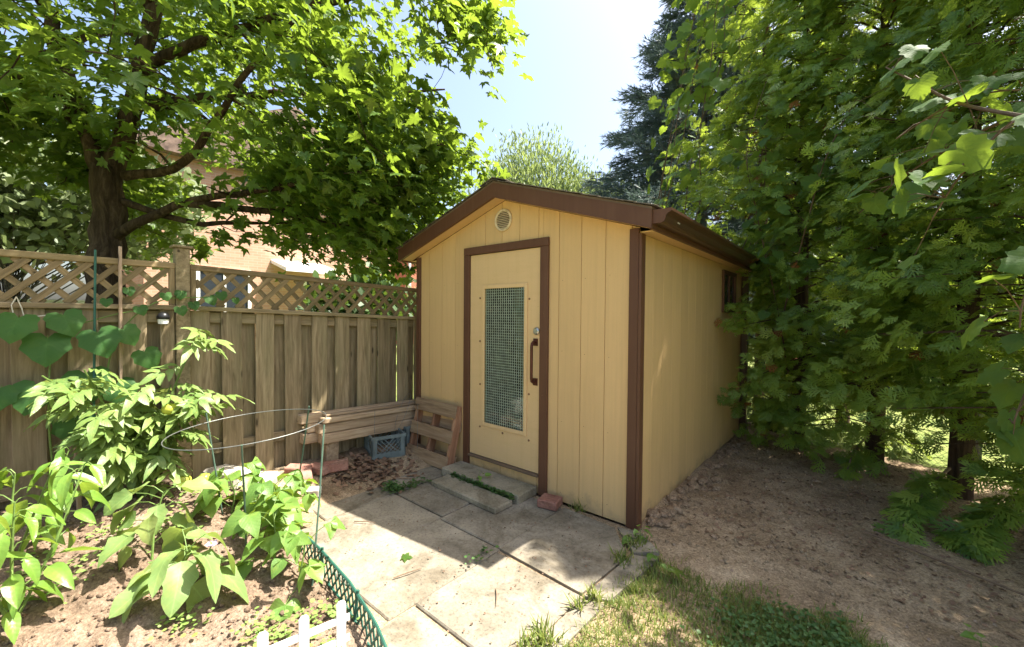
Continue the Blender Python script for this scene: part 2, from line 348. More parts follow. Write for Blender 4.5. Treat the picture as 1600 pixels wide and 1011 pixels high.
def glass_mat():
    m = NT('window_glass')
    g = m.n('ShaderNodeBsdfGlossy', {'Color': (0.9, 0.95, 0.92, 1), 'Roughness': 0.03}); t = m.n('ShaderNodeBsdfTransparent', {'Color': (0.62, 0.72, 0.66, 1)})
    fr = m.n('ShaderNodeFresnel', {'IOR': 1.55}).outputs[0]; f2 = m.math('ADD', m.math('MULTIPLY', fr, 1.2), 0.05)
    mx = m.n('ShaderNodeMixShader', {0: f2, 1: t.outputs[0], 2: g.outputs[0]}); m.t.links.new(mx.outputs[0], m.out.inputs[0]); return m.m
M_GLASS = glass_mat()
def dark_glass():
    m = NT('dark_window_pane'); m.pbr((0.03, 0.035, 0.045), 0.08, spec=0.6); return m.m
M_PANE = dark_glass()
def brickwall(name, c1, c2, mort, sc=1.0):
    m = NT(name); v = m.coord('Object', (1, 1, 1), rnd=False)
    sx = m.n('ShaderNodeSeparateXYZ', {0: v}); cmb = m.n('ShaderNodeCombineXYZ', {0: m.math('ADD', sx.outputs[0], sx.outputs[1]), 1: sx.outputs[2]}).outputs[0]
    b = m.n('ShaderNodeTexBrick', {'Vector': cmb, 'Color1': (*c1, 1), 'Color2': (*c2, 1), 'Mortar': (*mort, 1), 'Scale': 1.0, 'Mortar Size': 0.006, 'Brick Width': 0.22, 'Row Height': 0.072})
    c = m.mix(0.25, b.outputs[0], m.ramp(m.noise(v, 1.5, 4), [(0.3, c1), (0.7, c2)]))
    m.pbr(c, 0.9, m.bump(b.outputs[1], -0.4, 0.01), spec=0.15); return m.m
M_PINKB = brickwall('pale_brick_wall', (0.44, 0.235, 0.155), (0.52, 0.31, 0.215), (0.48, 0.38, 0.31))
M_REDB = brickwall('red_brick_wall', (0.36, 0.11, 0.065), (0.44, 0.16, 0.10), (0.42, 0.25, 0.19))
M_STUC = simple('beige_stucco', (0.55, 0.42, 0.30), 0.9)
M_ROOF = simple('brown_roof_shingles', (0.16, 0.11, 0.085), 0.9, nscale=8, nv=0.5, bump=0.5)
M_SHING = simple('grey_asphalt_shingle', (0.10, 0.085, 0.065), 0.95, nscale=45, nv=0.55, bump=0.6, bscale=200)

# ------------------------------------------------------------------ ground
def H(x, y):
    x = np.asarray(x, float); y = np.asarray(y, float)
    n = vnoise(x, y, 1.3)*0.05 + vnoise(x, y, 4.0, 3)*0.022 + vnoise(x, y, 11, 5)*0.012 + vnoise(x, y, 27, 9)*0.006
    bed = bedmask(x, y)
    s = sstep(-0.75, -2.5, x)
    hb = 0.015 + s*(0.12 + 0.15*sstep(-1.35, -2.5, y)) + n*0.8
    # clods in the tilled bed
    hb = hb + 0.05*np.clip(vnoise(x, y, 7, 23), 0, 1) + 0.024*vnoise(x, y, 15, 21) + 0.018*vnoise(x, y, 31, 22) + 0.012*vnoise(x, y, 60, 25)
    left = 0.13*sstep(-1.8, -2.7, x)
    yard = -0.013 + left + n*0.12
    dirt = -0.012 + n*0.6 + 0.016*vnoise(x, y, 9, 41) + 0.011*vnoise(x, y, 21, 42) + .02*np.clip(vnoise(x, y, 6, 43), .05, 1) + 0.03*sstep(0.3, 0.02, x)*sstep(0.05, 0.3, y) - 0.05*sstep(2.4, 4.0, y)
    pat = sstep(0.25, 0.0, x)*sstep(0.25, 0.0, y)
    h0 = dirt*(1-pat) + yard*pat
    h = h0*(1-bed) + hb*bed
    # inside the shed footprint stay below the floor
    sh = sstep(-0.02, -0.1, x)*sstep(-0.02, 0.06, y)*sstep(-2.52, -2.46, x)*sstep(3.3, 3.2, y)
    return h*(1-sh) + np.minimum(h, -0.05)*sh
def bedline(x):
    return np.interp(x, [-2.75, -2.3, -1.5, -0.3, 0.2], [-1.42, -1.5, -1.64, -1.72, -1.76])
def bedmask(x, y):
    return sstep(0.05, -0.05, y - bedline(x) + vnoise(x, y, 6, 4)*0.08) * sstep(-0.40, -0.52, x)
def h1(x, y): return float(H(np.array([x]), np.array([y]))[0])

def grid_ground():
    xs = np.concatenate([np.arange(-2.78, -.5, 0.017), np.arange(-.5, 2.3, 0.028), np.arange(2.3, 3.3, .06), [3.6, 4.2]]); ys = np.concatenate([np.arange(-6.5, -3.3, .16), np.arange(-3.3, -1.4, 0.017), np.arange(-1.4, 3.0, 0.028), np.arange(3.0, 4.6, 0.08)])
    X, Y = np.meshgrid(xs, ys, indexing='ij'); Z = H(X, Y)
    edge = np.minimum.reduce([X+2.78, 4.2-X, Y+6.5, ys[-1]-Y]); Z = np.where(edge < 0.001, -0.12, Z)
    nx, ny = X.shape
    V = np.stack([X, Y, Z], -1).reshape(-1, 3)
    idx = np.arange(nx*ny).reshape(nx, ny)
    Q = np.stack([idx[:-1, :-1], idx[1:, :-1], idx[1:, 1:], idx[:-1, 1:]], -1).reshape(-1, 4)
    c = V[Q].mean(1); cx, cy = c[:, 0], c[:, 1]
    nz = vnoise(cx, cy, 5, 2)*0.28 + vnoise(cx, cy, 14, 2)*0.12
    zone = np.full(len(Q), 0)
    zone[bedmask(cx, cy) > 0.5] = 1
    zone[(cx > 0.16 + 0.05*nz) & (cy < -0.1 + nz*0.8) & (zone == 0)] = 2
    zone[cy > chain_y(cx) - 0.15 + nz*0.5] = 3
    for z, (nm, mt) in enumerate([('dirt_ground', M_DIRT), ('garden_bed', M_BED), ('lawn', M_DIRT), ('far_lawn', M_LAWN)]):
        q = Q[zone == z]; used = np.unique(q); remap = np.full(len(V), -1); remap[used] = np.arange(len(used))
        me = bpy.data.meshes.new(nm); me.from_pydata(V[used].tolist(), [], remap[q].tolist()); me.update(); me.shade_smooth()
        structure(nm, me, mt)
def chain_y(x): return 3.62 - 0.42*(np.asarray(x) - 1.0)
grid_ground()
g = MB().add([(-300, -300, -0.10), (300, -300, -0.10), (300, 300, -0.10), (-300, 300, -0.10)], [(0, 1, 2, 3)])
structure('ground', g.mesh('ground'), M_LAWN)

# ------------------------------------------------------------------ patio slabs
patio = bpy.data.objects.new('patio', None); link(patio, Matrix.Translation((-1, -0.8, 0))); tag(patio, kind='structure')
def slab(x0, x1, y0, y1, z=0.0, tx=0, ty=0, mat=None, poly=None, name='slab', t=0.045):
    if poly:
        cx = sum(p[0] for p in poly)/len(poly); cy = sum(p[1] for p in poly)/len(poly)
        m = MB().prism([(p[0]-cx, p[1]-cy, -t) for p in poly], (0, 0, t)).mesh('slab')
        return obj(name, m, mat or M_CONC, patio, Matrix.Translation((cx, cy, z)) @ Matrix.Rotation(R(tx), 4, 'X') @ Matrix.Rotation(R(ty), 4, 'Y'))
    return obj(name, own(cbox_mesh(x1-x0, y1-y0, t, 0.007), mat or M_CONC), None, patio,
               Matrix.Translation(((x0+x1)/2, (y0+y1)/2, z-t/2)) @ Matrix.Rotation(R(tx), 4, 'X') @ Matrix.Rotation(R(ty), 4, 'Y') @ Matrix.Rotation(R(random.uniform(-.5, .5)), 4, 'Z'))
slab(-2.30, -1.752, -0.76, -0.16, 0.003, 0.1, 0.2)
slab(-1.735, -1.152, -0.775, -0.345, 0.003, 0.1, -0.1)
slab(-1.142, -0.558, -0.805, -0.085, 0.0, -0.1, 0.1)
slab(0, 0, 0, 0, 0.002, 0, 0.1, poly=[(-0.549, -0.815), (0.064, -0.842), (0.10, -0.36), (-0.115, -0.095), (-0.545, -0.075)])
slab(-2.32, -1.752, -1.36, -0.772, -0.002, -0.2, 0.5)
slab(-1.742, -1.148, -1.58, -0.785, -0.003, 0.1, 0.1)
slab(-1.141, -0.551, -1.62, -0.815, -0.002, 0.1, 0.1)
slab(-0.543, 0.068, -1.47, -0.852, 0.0, 0.1, 0.1)
slab(-0.54, -0.1, -1.98, -1.482, -0.010, -0.3, 0.2)
slab(0, 0, 0, 0, 0.004, 0, 0, poly=[(0.085, -0.86), (0.205, -0.80), (0.26, -0.26), (0.115, -0.33)])
slab(0, 0, 0, 0, 0.0, 0, 0, poly=[(0.08, -1.47), (0.175, -1.45), (0.198, -0.83), (0.084, -0.88)])
slab(0, 0, 0, 0, -0.004, 0, 0, poly=[(-0.02, -2.1), (0.14, -2.1), (0.17, -1.48), (0.03, -1.49)])
slab(0, 0, 0, 0, 0.008, 0, -1, poly=[(-0.10, -0.08), (0.12, -0.31), (0.24, -0.2), (0.06, -0.05)])

# ------------------------------------------------------------------ shed
shed = thing('garden_shed', (-1.245, 1.6, 0), 'yellow wooden garden shed with brown trim and a gable roof beside the fence', 'shed')
W_, L_ = 2.489, 3.22; RX = -W_/2; SL = 0.319
def rake(x, z_apex): return z_apex - SL*abs(x - RX)
edges = [-2.489, -2.291, -2.088, -1.885, -1.682, -1.478, -1.275, -1.072, -0.869, -0.665, -0.462, -0.259, -0.056, 0.0]
DX0, DX1, DZ0, DZ1 = -1.70, -0.80, 0.142, 2.08
ZAP = 2.492
def wall_poly(x0, x1, z0, z1=None):
    if z1 is not None: return [(x0, z0), (x1, z0), (x1, z1), (x0, z1)]
    p = [(x0, z0), (x1, z0), (x1, rake(x1, ZAP))]
    if x0 < RX < x1: p.append((RX, ZAP))
    p.append((x0, rake(x0, ZAP))); return p
def xz_part(name, poly, y0, y1, mat, parent):
    cx = sum(p[0] for p in poly)/len(poly); cz = sum(p[1] for p in poly)/len(poly)
    m = MB().prism([(p[0]-cx, 0, p[1]-cz) for p in poly], (0, y1-y0, 0)).mesh(name)
    return obj(name, m, mat, parent, Matrix.Translation((cx, y0, cz)))
fw = xz_part('front_wall', wall_poly(-W_+.01, DX0, 0.01), 0.0075, 0.03, M_YEL, shed)
xz_part('wall_backing', wall_poly(DX1, -0.01, 0.01), 0.0075, 0.03, M_YEL, fw)
xz_part('wall_backing', [(DX0, DZ1), (DX1, DZ1), (DX1, rake(DX1, ZAP)), (RX, ZAP), (DX0, rake(DX0, ZAP))], 0.0075, 0.03, M_YEL, fw)
xz_part('wall_backing', wall_poly(DX0, DX1, 0.01, DZ0), 0.0075, 0.03, M_YEL, fw)
for a, b in zip(edges[:-1], edges[1:]):
    gp = 0.0022
    segs = []
    if b <= DX0 or a >= DX1: segs.append((a, b))
    else:
        if a < DX0: segs.append((a, DX0 + .02))
        if b > DX1: segs.append((DX1 - .02, b))
        a2, b2 = max(a, DX0 + .02), min(b, DX1 - .02)
        for lo, hi in ((0.0, DZ0), (DZ1 + .01, None)):
            if b2 - a2 > 0.03: xz_part('siding_board', wall_poly(a2+(gp if a2 == a else 0), b2-(gp if b2 == b else 0), lo, hi), -0.0005, 0.0075, M_YEL, fw)
    for a2, b2 in segs:
        if b2-a2 > 0.03: xz_part('siding_board', wall_poly(a2+gp, b2-gp, random.uniform(-.003, .003)), 0.0, 0.0075, M_YEL, fw)
# side walls and back
sw = block('side_wall', -0.05, -0.006, 0.03, L_, 0.0, 2.06, M_YEL, shed)
yy = 0.05
while yy < L_ - 0.02:
    y2 = min(yy + 0.2032, L_ - 0.0)
    wy0, wy1 = 2.20, 2.76
    if y2 > wy0 and yy < wy1:
        block('siding_board', -0.006, 0.0, yy+.0012, y2-.0012, 0.0, 1.55, M_YEL, sw, 0.001); block('siding_board', -0.006, 0.0, yy+.0012, y2-.0012, 1.98, 2.055, M_YEL, sw, 0.001)
        if yy < wy0: block('siding_board', -0.006, 0.0, yy+.0012, wy0, 1.5505, 1.9795, M_YEL, sw, 0.001)
        if y2 > wy1: block('siding_board', -0.006, 0.0, wy1, y2-.0012, 1.5505, 1.9795, M_YEL, sw, 0.001)
    else:
        block('siding_board', -0.006, 0.0, yy+.0012, y2-.0012, 0.0, 2.055, M_YEL, sw, 0.001)
    yy = y2
block('side_wall', -W_+0.002, -W_+.045, 0.03, L_, 0.0, 2.06, M_YEL, shed)
xz_part('back_wall', wall_poly(-W_+.046, -.051, 0.0), L_-.04, L_-.001, M_YEL, shed)
obj('floor', MB().box(-W_+.05, -.055, 0.035, L_-.05, 0.0, 0.03).mesh(), M_SILL, shed)
# trims
for nm, a in dict(front_right=(-0.068, 0.0, -0.021, -0.001, -0.01, rake(-.034, ZAP)-.016), front_left=(-2.489, -2.425, -0.021, -0.001, 0.0, rake(-2.455, ZAP)-.016),
                  side_right=(0.001, 0.021, -0.021, 0.05, -0.012, 2.052), side_back=(0.001, 0.021, L_-.06, L_, 0.0, 2.052)).items():
    block('corner_trim', *a, M_BRN, shed, 0.003)
# roof
EX0, EX1 = RX - 1.385, RX + 1.385; FY0, FY1 = -0.155, -0.127; YB = L_ + 0.14
roof = None
def slope_mesh(za, th, sx, y0, y1, ext=0.0):
    e = RX + sx*(1.385+ext)
    return MB().prism([(RX, y0, za), (e, y0, za - SL*(1.385+ext)), (e, y0, za - SL*(1.385+ext) + th), (RX, y0, za + th)], (0, y1-y0, 0))
roof = obj('roof', slope_mesh(2.612, 0.016, 1, -0.15, YB, 0.0).mesh(), M_SILL, shed)
obj('roof_deck', slope_mesh(2.612, 0.016, -1, -0.15, YB).mesh(), M_SILL, roof)
for sx in (-1, 1):
    e = RX + sx*1.385
    m = MB().prism([(RX, FY0, 2.489), (e, FY0, 2.489-SL*1.385), (e, FY0, 2.6115-SL*1.385), (RX, FY0, 2.6115)], (0, FY1-FY0, 0)).mesh()
    obj('fascia_board', m, M_BRN, roof)
    m = MB().prism([(RX, YB-.03, 2.489), (e, YB-.03, 2.489-SL*1.385), (e, YB-.03, 2.6115-SL*1.385), (RX, YB-.03, 2.6115)], (0, .028, 0)).mesh()
    obj('fascia_board', m, M_BRN, roof)
    # rake soffit under the front overhang and level soffit under the eave
    obj('soffit', MB().prism([(RX, FY1, 2.496), (e - sx*.02, FY1, 2.496-SL*1.365), (e - sx*.02, FY1, 2.506-SL*1.365), (RX, FY1, 2.506)], (0, 0.1265, 0)).mesh(), M_YEL, roof)
    x0, x1 = sorted((0.0005 if sx > 0 else -W_, e - sx*.026))
    obj('soffit', MB().box(x0, x1, 0.0, L_, 2.056, 2.066).mesh(), M_YEL, roof)
    x0, x1 = sorted((e - sx*.025, e))
    block('fascia_board', x0, x1, FY1+.001, YB-.032, 2.047, 2.1685, M_BRN, roof, 0.002)
sh_me = {}
for sx in (-1, 1):
    SLN = math.hypot(1, SL); ang = math.atan(SL)
    ncs = 11; yn = 12; ylen = (YB + 0.17)/yn
    for c in range(ncs):
        d0 = 1.385 + 0.03 - c*0.134          # lower edge, horizontal distance from the ridge
        for k in range(yn + 1):
            y0 = -0.168 + (k - (0.5 if c % 2 else 0))*ylen; y1 = y0 + ylen - .006
            y0 = max(y0, -0.168); y1 = min(y1, YB + .015)
            if y1 - y0 < .04: continue
            key = round(y1-y0, 3); d1 = max(d0 - 0.15, 0.0)
            cx = RX + sx*(d0 + d1)/2; cz = 2.612 + 0.016*1.0 + .008 - SL*(d0+d1)/2 + random.uniform(-.0015, .0015)
            me = own(cbox_mesh((d0-d1)*SLN, y1-y0, 0.006, 0.001), M_SHING)
            obj('shingle', me, None, roof, Matrix.Translation((cx, (y0+y1)/2, cz)) @ Matrix.Rotation(sx*(ang - 0.035), 4, 'Y'))
for k in range(11):
    y0 = -0.168 + k*0.322
    m = MB().prism([(-.15, 0, -.048), (0, 0, 0), (.15, 0, -.048), (.15, 0, -.041), (0, 0, .008), (-.15, 0, -.041)], (0, .335, 0)).mesh()
    obj('ridge_shingle', m, M_SHING, roof, Matrix.Translation((RX, y0, 2.650 + .001*(k % 2))))
# gutter
prof = [(0.1405, 2.165), (0.1405, 2.078), (0.195, 2.078), (0.215, 2.086), (0.222, 2.102), (0.226, 2.122), (0.243, 2.138), (0.262, 2.146), (0.264, 2.162), (0.256, 2.164)]
inner = [(0.1425, 2.165), (0.1425, 2.080), (0.195, 2.080), (0.213, 2.088), (0.220, 2.102), (0.224, 2.123), (0.242, 2.140), (0.260, 2.148), (0.2615, 2.159), (0.256, 2.161)]
gm = MB(); n = len(prof); y0, y1 = -0.135, YB + .02
gm.add([(x, y0, z) for x, z in prof] + [(x, y1, z) for x, z in prof] + [(x, y0, z) for x, z in inner] + [(x, y1, z) for x, z in inner],
       [(i, i+1, n+i+1, n+i)[::-1] for i in range(n-1)] + [(2*n+i, 2*n+i+1, 3*n+i+1, 3*n+i) for i in range(n-1)] + [(n-1, 2*n-1, 4*n-1, 3*n-1), (0, 2*n, 3*n, n)] + [(i, 2*n+i, 2*n+i+1, i+1) for i in range(n-1)] + [(n+i, n+i+1, 3*n+i+1, 3*n+i) for i in range(n-1)])
gut = obj('gutter', gm.mesh(), M_GUT, shed)
for yc in (y0, y1 + .002): obj('end_cap', MB().prism([(x, yc-.003, z) for x, z in prof], (0, .0028, 0)).mesh(), M_BRN, gut)
for yc in (0.09, 0.12): obj('hanger_highlight', MB().box(-.002, .002, -.006, .006, -.004, .004).mesh(), M_CORE, gut, Matrix.Translation((0.2245, yc, 2.110)) @ Matrix.Rotation(.2, 4, 'Y'))  # pale tabs stand in for the highlights on the gutter hangers
obj('downspout', MB().box(0.024, 0.085, L_-.10, L_-.03, -0.02, 2.075).mesh(), M_GUT, shed)
# round vent
vent = obj('vent', MB().ring((0, 0, 0), 0.088, 0.013, n=28, m=6).mesh('vent', True), M_VENT, shed, Matrix.Translation((-1.256, -0.008, 2.322)) @ Matrix.Rotation(R(90), 4, 'X'))
obj('vent_back', MB().tube([(0, .004, 0), (0, .0, 0)], [.086, .086], 24).mesh(), M_SILL, vent, Matrix.Translation((-1.256, -0.006, 2.322)))
for k in range(10):
    zz = -0.07 + k*0.0155; hw = math.sqrt(max(0.0, .085**2 - zz*zz))
    obj('slat', own(cbox_mesh(2*hw, .014, .004, .001), M_VENT), None, vent, Matrix.Translation((-1.256, -0.013, 2.322+zz)) @ Matrix.Rotation(R(35), 4, 'X'))
# door
xz = lambda nm, x0, x1, z0, z1, y0, y1, mt, p, b=.003: block(nm, x0, x1, y0, y1, z0, z1, mt, p, b)
xz('door_casing', -1.742, -1.668, 0.03, 2.046, -0.026, -0.001, M_BRN, shed); xz('door_casing', -0.836, -0.756, 0.0, 2.046, -0.026, -0.001, M_BRN, shed)
xz('door_casing', -1.742, -0.756, 2.047, 2.116, -0.028, -0.001, M_BRN, shed)
xz('door_sill', -1.667, -0.837, 0.143, 0.163, -0.036, 0.028, M_SILL, shed)
WX0, WX1, WZ0, WZ1 = -1.478, -1.0, 0.485, 1.728
dm = MB().box(-1.664, WX0, -.006, .034, .168, 2.042).box(WX1, -.840, -.006, .034, .168, 2.042).box(WX0, WX1, -.006, .034, .168, WZ0).box(WX0, WX1, -.006, .034, WZ1, 2.042)
door = obj('door', dm.mesh(), M_YELD, shed)
for a in ((WX0-.028, WX0+.006, WZ0-.028, WZ1+.028), (WX1-.006, WX1+.028, WZ0-.028, WZ1+.028), (WX0+.0065, WX1-.0065, WZ0-.028, WZ0+.006), (WX0+.0065, WX1-.0065, WZ1-.006, WZ1+.028)):
    xz('pane_frame', *a, -.018, -.0065, M_YELD, door, .004)
obj('pane', MB().box(WX0, WX1, .004, .008, WZ0, WZ1).mesh(), M_GLASS, door)
mm = MB(); nxm, nzm = 20, 52
for i in range(1, nxm): x = WX0 + (WX1-WX0)*i/nxm; mm.box(x-.0022, x+.0022, -.004, -.001, WZ0, WZ1)
for k in range(1, nzm): z = WZ0 + (WZ1-WZ0)*k/nzm; mm.box(WX0, WX1, -.0008, .002, z-.0022, z+.0022)
tag(obj('wire_mesh', mm.mesh(), M_MESH, door), kind='stuff')
hd = MB().tube([(0, 0, .165), (0, -.03, .168), (0, -.052, .155), (0, -.058, .13), (0, -.058, -.13), (0, -.052, -.155), (0, -.03, -.168), (0, 0, -.165)], .013, 8).box(-.022, .022, -.008, .0, .135, .195).box(-.022, .022, -.008, 0, -.195, -.135)
obj('handle', hd.mesh('handle', False), M_HANDLE, door, Matrix.Translation((-0.885, -0.0065, 1.095)))
obj('lock', MB().tube([(0, 0, 0), (0, -.012, 0), (0, -.02, 0)], [.032, .03, .02], 20).mesh(), M_STEEL, door, Matrix.Translation((-0.876, -0.0065, 1.352)))
bolt = MB().tube([(0, 0, 0), (0, -.004, 0), (0, -.009, 0)], [.009, .009, .004], 8).mesh()
for x, z in ((-1.536, 1.638), (-1.534, 1.238), (-1.531, .837), (-1.529, .44), (-1.247, .43), (-.95, .425), (-.953, .817), (-.956, 1.621)):
    obj('bolt', bolt, M_RUST, door, Matrix.Translation((x, -.0065, z)))
# side window
win = xz('window', 0.001, 0.022, 0, 1, 0, 1, M_BRN, shed) if False else block('window', 0.001, 0.024, 2.19, 2.24, 1.53, 2.0, M_BRN, shed)
block('window_frame', 0.001, 0.024, 2.73, 2.78, 1.53, 2.0, M_BRN, win); block('window_frame', 0.001, 0.024, 2.241, 2.729, 1.53, 1.575, M_BRN, win); block('window_frame', 0.001, 0.024, 2.241, 2.729, 1.955, 2.0, M_BRN, win)
block('window_frame', 0.001, 0.018, 2.475, 2.495, 1.576, 1.954, M_BRN, win); obj('pane', MB().box(-.004, .004, 2.2401, 2.7299, 1.5751, 1.9549).mesh(), M_PANE, win)
# nail heads on the siding, casing and trim
for i, e in enumerate(edges[1:-1]):
    for z in (.08, .62, 1.2, 1.78):
        if (DX0-.03 < e < DX1+.03): continue
        obj('nail', bolt, M_RUST, fw, Matrix.Translation((e+.035, -.0003, z + .02*math.sin(i*7+z*3))) @ Matrix.Scale(.28, 4))
for x, y, z in ((-.80, -.0265, .83), (-.795, -.0265, 1.5), (-1.70, -.0265, .7), (-1.705, -.0265, 1.4)):
    obj('nail', bolt, M_CORE, shed, Matrix.Translation((x, y, z)) @ Matrix.Scale(.45, 4))

# ------------------------------------------------------------------ steps and loose masonry
for (x0, x1, y0, y1, z0, z1, lab, rz) in ((-1.76, -0.845, -0.275, -0.028, -0.005, 0.072, 'upper concrete step slab against the shed below the door', 0.3),
                                 (-1.64, -0.865, -0.50, -0.305, 0.0, 0.048, 'lower concrete step slab in front of the upper step', -1.6)):
    o = block('step_slab', x0, x1, y0, y1, z0, z1, M_STEP, None, 0.008, R(rz)); tag(o, lab, 'step')
def rough_stone(name, size, seed, mat, M, parent=None, sub=2, amp=0.16):
    bm = bmesh.new(); bmesh.ops.create_icosphere(bm, subdivisions=sub, radius=1.0)
    rr = random.Random(seed); dirs = [Vector((rr.gauss(0, 1), rr.gauss(0, 1), rr.gauss(0, 1))).normalized() for _ in range(9)]
    for v in bm.verts:
        d = v.co.normalized(); k = 1.0
        for q in dirs: k = min(k, 0.80 / max(d.dot(q), 0.01) if d.dot(q) > 0.80 else k)
        v.co = Vector((d.x*size[0], d.y*size[1], d.z*size[2])) * (k + rr.uniform(-amp, amp)*0.25)
    me = bpy.data.meshes.new(name); bm.to_mesh(me); bm.free()
    return obj(name, me, mat, parent, M)
def brick(x, y, z, rz, label, group=None, rx=0, ry=0, size=(.205, .095, .062), mat=None):
    o = obj('brick', own(cbox_mesh(*size, .007), mat or M_BRICK), None, None, Matrix.Translation((x, y, z)) @ Matrix.Rotation(R(rz), 4, 'Z') @ Matrix.Rotation(R(rx), 4, 'X') @ Matrix.Rotation(R(ry), 4, 'Y'))
    return tag(o, label, 'brick', group)
brick(-0.645, -0.125, 0.034, 12, 'pinkish paver brick beside the upper step at the shed wall', size=(.16, .14, .065))
brick(-2.50, -1.24, h1(-2.5, -1.24)+.04, 35, 'red brick nearest the fence in the loose brick pile', 'loose bricks by the timber stack', 8)
brick(-2.36, -1.24, h1(-2.36, -1.24)+.045, -20, 'pale sunlit red brick in the middle of the loose brick pile', 'loose bricks by the timber stack', 0, 10)
brick(-2.42, -1.10, h1(-2.42, -1.1)+.04, 15, 'red brick at the back of the loose brick pile under the timber end', 'loose bricks by the timber stack', 5)
brick(-2.36, -0.98, h1(-2.36, -.98)+.06, 70, 'red brick set on edge at the shaded end of the brick pile', 'loose bricks by the timber stack', 85)
brick(-2.14, -1.27, h1(-2.14, -1.27)+.03, 50, 'whitened half brick closest to the patio in the brick pile', 'loose bricks by the timber stack', 0, 0, (.1, .09, .06), M_STONE)
def block_thing(name, M, size, mat, label, cat, b=.012): return tag(obj(name, own(cbox_mesh(*size, b), mat), None, None, M), label, cat)
block_thing('stone_block', Matrix.Translation((-2.52, -1.74, h1(-2.52, -1.74)+.05)) @ Matrix.Rotation(R(25), 4, 'Z') @ Matrix.Rotation(R(-7), 4, 'X'), (.34, .2, .13), M_STONE, 'larger white concrete block at the foot of the fence by the wire hoop', 'block', .02)
block_thing('stone_block', Matrix.Translation((-2.36, -1.60, h1(-2.36, -1.6)+.035)) @ Matrix.Rotation(R(38), 4, 'Z') @ Matrix.Rotation(R(9), 4, 'X'), (.27, .19, .09), M_STONE, 'smaller white concrete block lying in front of the larger one', 'block', .02)

# ------------------------------------------------------------------ wooden fence
FX = -2.72
fence = thing('wood_fence', (FX, -1.98, 0.1), 'weathered board fence with diamond lattice top left of the shed', 'fence')
def topz(y): return 1.85 - (0.0335*(y+1.98) if y > -1.98 else 0.0)
def lowz(y): return 1.538 - (0.039*(y+1.98) if y > -1.98 else 0.0)
for yp in (-4.42, -1.98, 0.46):
    pz = topz(yp) + 0.115
    o = block('post', FX-.075, FX+.015, yp-.043, yp+.043, -0.1, pz, M_FENCE, fence, .004)
    obj('post_cap', own(cbox_mesh(.125, .125, .02, .005), M_FENCE), None, o, Matrix.Translation((FX-.03, yp, pz+.01)))
def panel(ya, yb, f0):
    Yn = (1, 0, 0)
    top = lambda y: topz(y); low = lambda y: lowz(y)
    board('top_rail', (FX-.02, ya, top(ya)-.02), (FX-.02, yb, top(yb)-.02), .042, .055, (1, 0, 0), M_LATT, fence)
    board('middle_rail', (FX-.012, ya, low(ya)-.017), (FX-.012, yb, low(yb)-.017), .034, .07, (1, 0, 0), M_FENCE, fence)
    board('lattice_stile', (FX-.012, ya+.018, low(ya)+.001), (FX-.012, ya+.018, top(ya)-.042), .034, .04, (1, 0, 0), M_LATT, fence)
    board('lattice_stile', (FX-.012, yb-.018, low(yb)+.001), (FX-.012, yb-.018, top(yb)-.042), .034, .04, (1, 0, 0), M_LATT, fence)
    board('back_rail', (FX-.044, ya, low(ya)-.085), (FX-.044, yb, low(yb)-.085), .085, .036, (1, 0, 0), M_FENCE, fence)
    board('back_rail', (FX-.044, ya, .40), (FX-.044, yb, .36), .085, .036, (1, 0, 0), M_FENCE, fence)
    # lattice
    pit = 0.135; yA, yB = ya+.037, yb-.037
    for s, xo in ((1, -.006), (-1, -.0165)):
        k = -4
        while True:
            c = yA + k*pit + (0.05 if s < 0 else 0); k += 1
            if c > yB + 0.5: break
            # at height t above low: y = c + s*t*0.95
            t0, t1 = 0.0, top((ya+yb)/2)-low((ya+yb)/2)-.040
            pts = []
            ts = [t0, t1]
            f = lambda t: c + s*t*0.95
            lo_t = [t0, t1]
            for lim in (yA, yB):
                tt = (lim - c)/(s*0.95)
                lo_t.append(tt)
            cand = sorted(t for t in lo_t if t0-1e-6 <= t <= t1+1e-6 and yA-1e-6 <= f(t) <= yB+1e-6)
            if len(cand) < 2 or cand[-1]-cand[0] < .06: continue
            ta, tb = cand[0], cand[-1]
            p0 = (FX+xo, f(ta), low(f(ta))+ta); p1 = (FX+xo, f(tb), low(f(tb))+tb)
            jit = random.uniform(-.004, .004)
            board('lattice_slat', (p0[0], p0[1]+jit, p0[2]), (p1[0], p1[1]+jit, p1[2]), .036, .0095, (1, 0, 0), M_LATT, fence, .0015)
    y = f0
    while y < yb:
        for off, xx, nm in ((0, FX-.012, 'fence_board'), (0.116, FX-.076, 'back_board')):
            a = y + off + random.uniform(-.006, .006); b = a + 0.145 + random.uniform(-.004, .003)
            a = max(a, ya); b = min(b, yb)
            if b-a < .03: continue
            m = (a+b)/2; tl = random.uniform(-.006, .006)
            zt = low(m)-.0345 if xx > FX-.05 else low(m)-.03
            board(nm, (xx, m+tl, .10 + random.uniform(-.02, .02)), (xx, m-tl, zt), b-a, .019, (1, 0, 0), M_FENCE, fence, .003)
        y += .2325
panel(-1.935, 0.415, -1.9595); panel(-4.375, -2.025, -4.43)

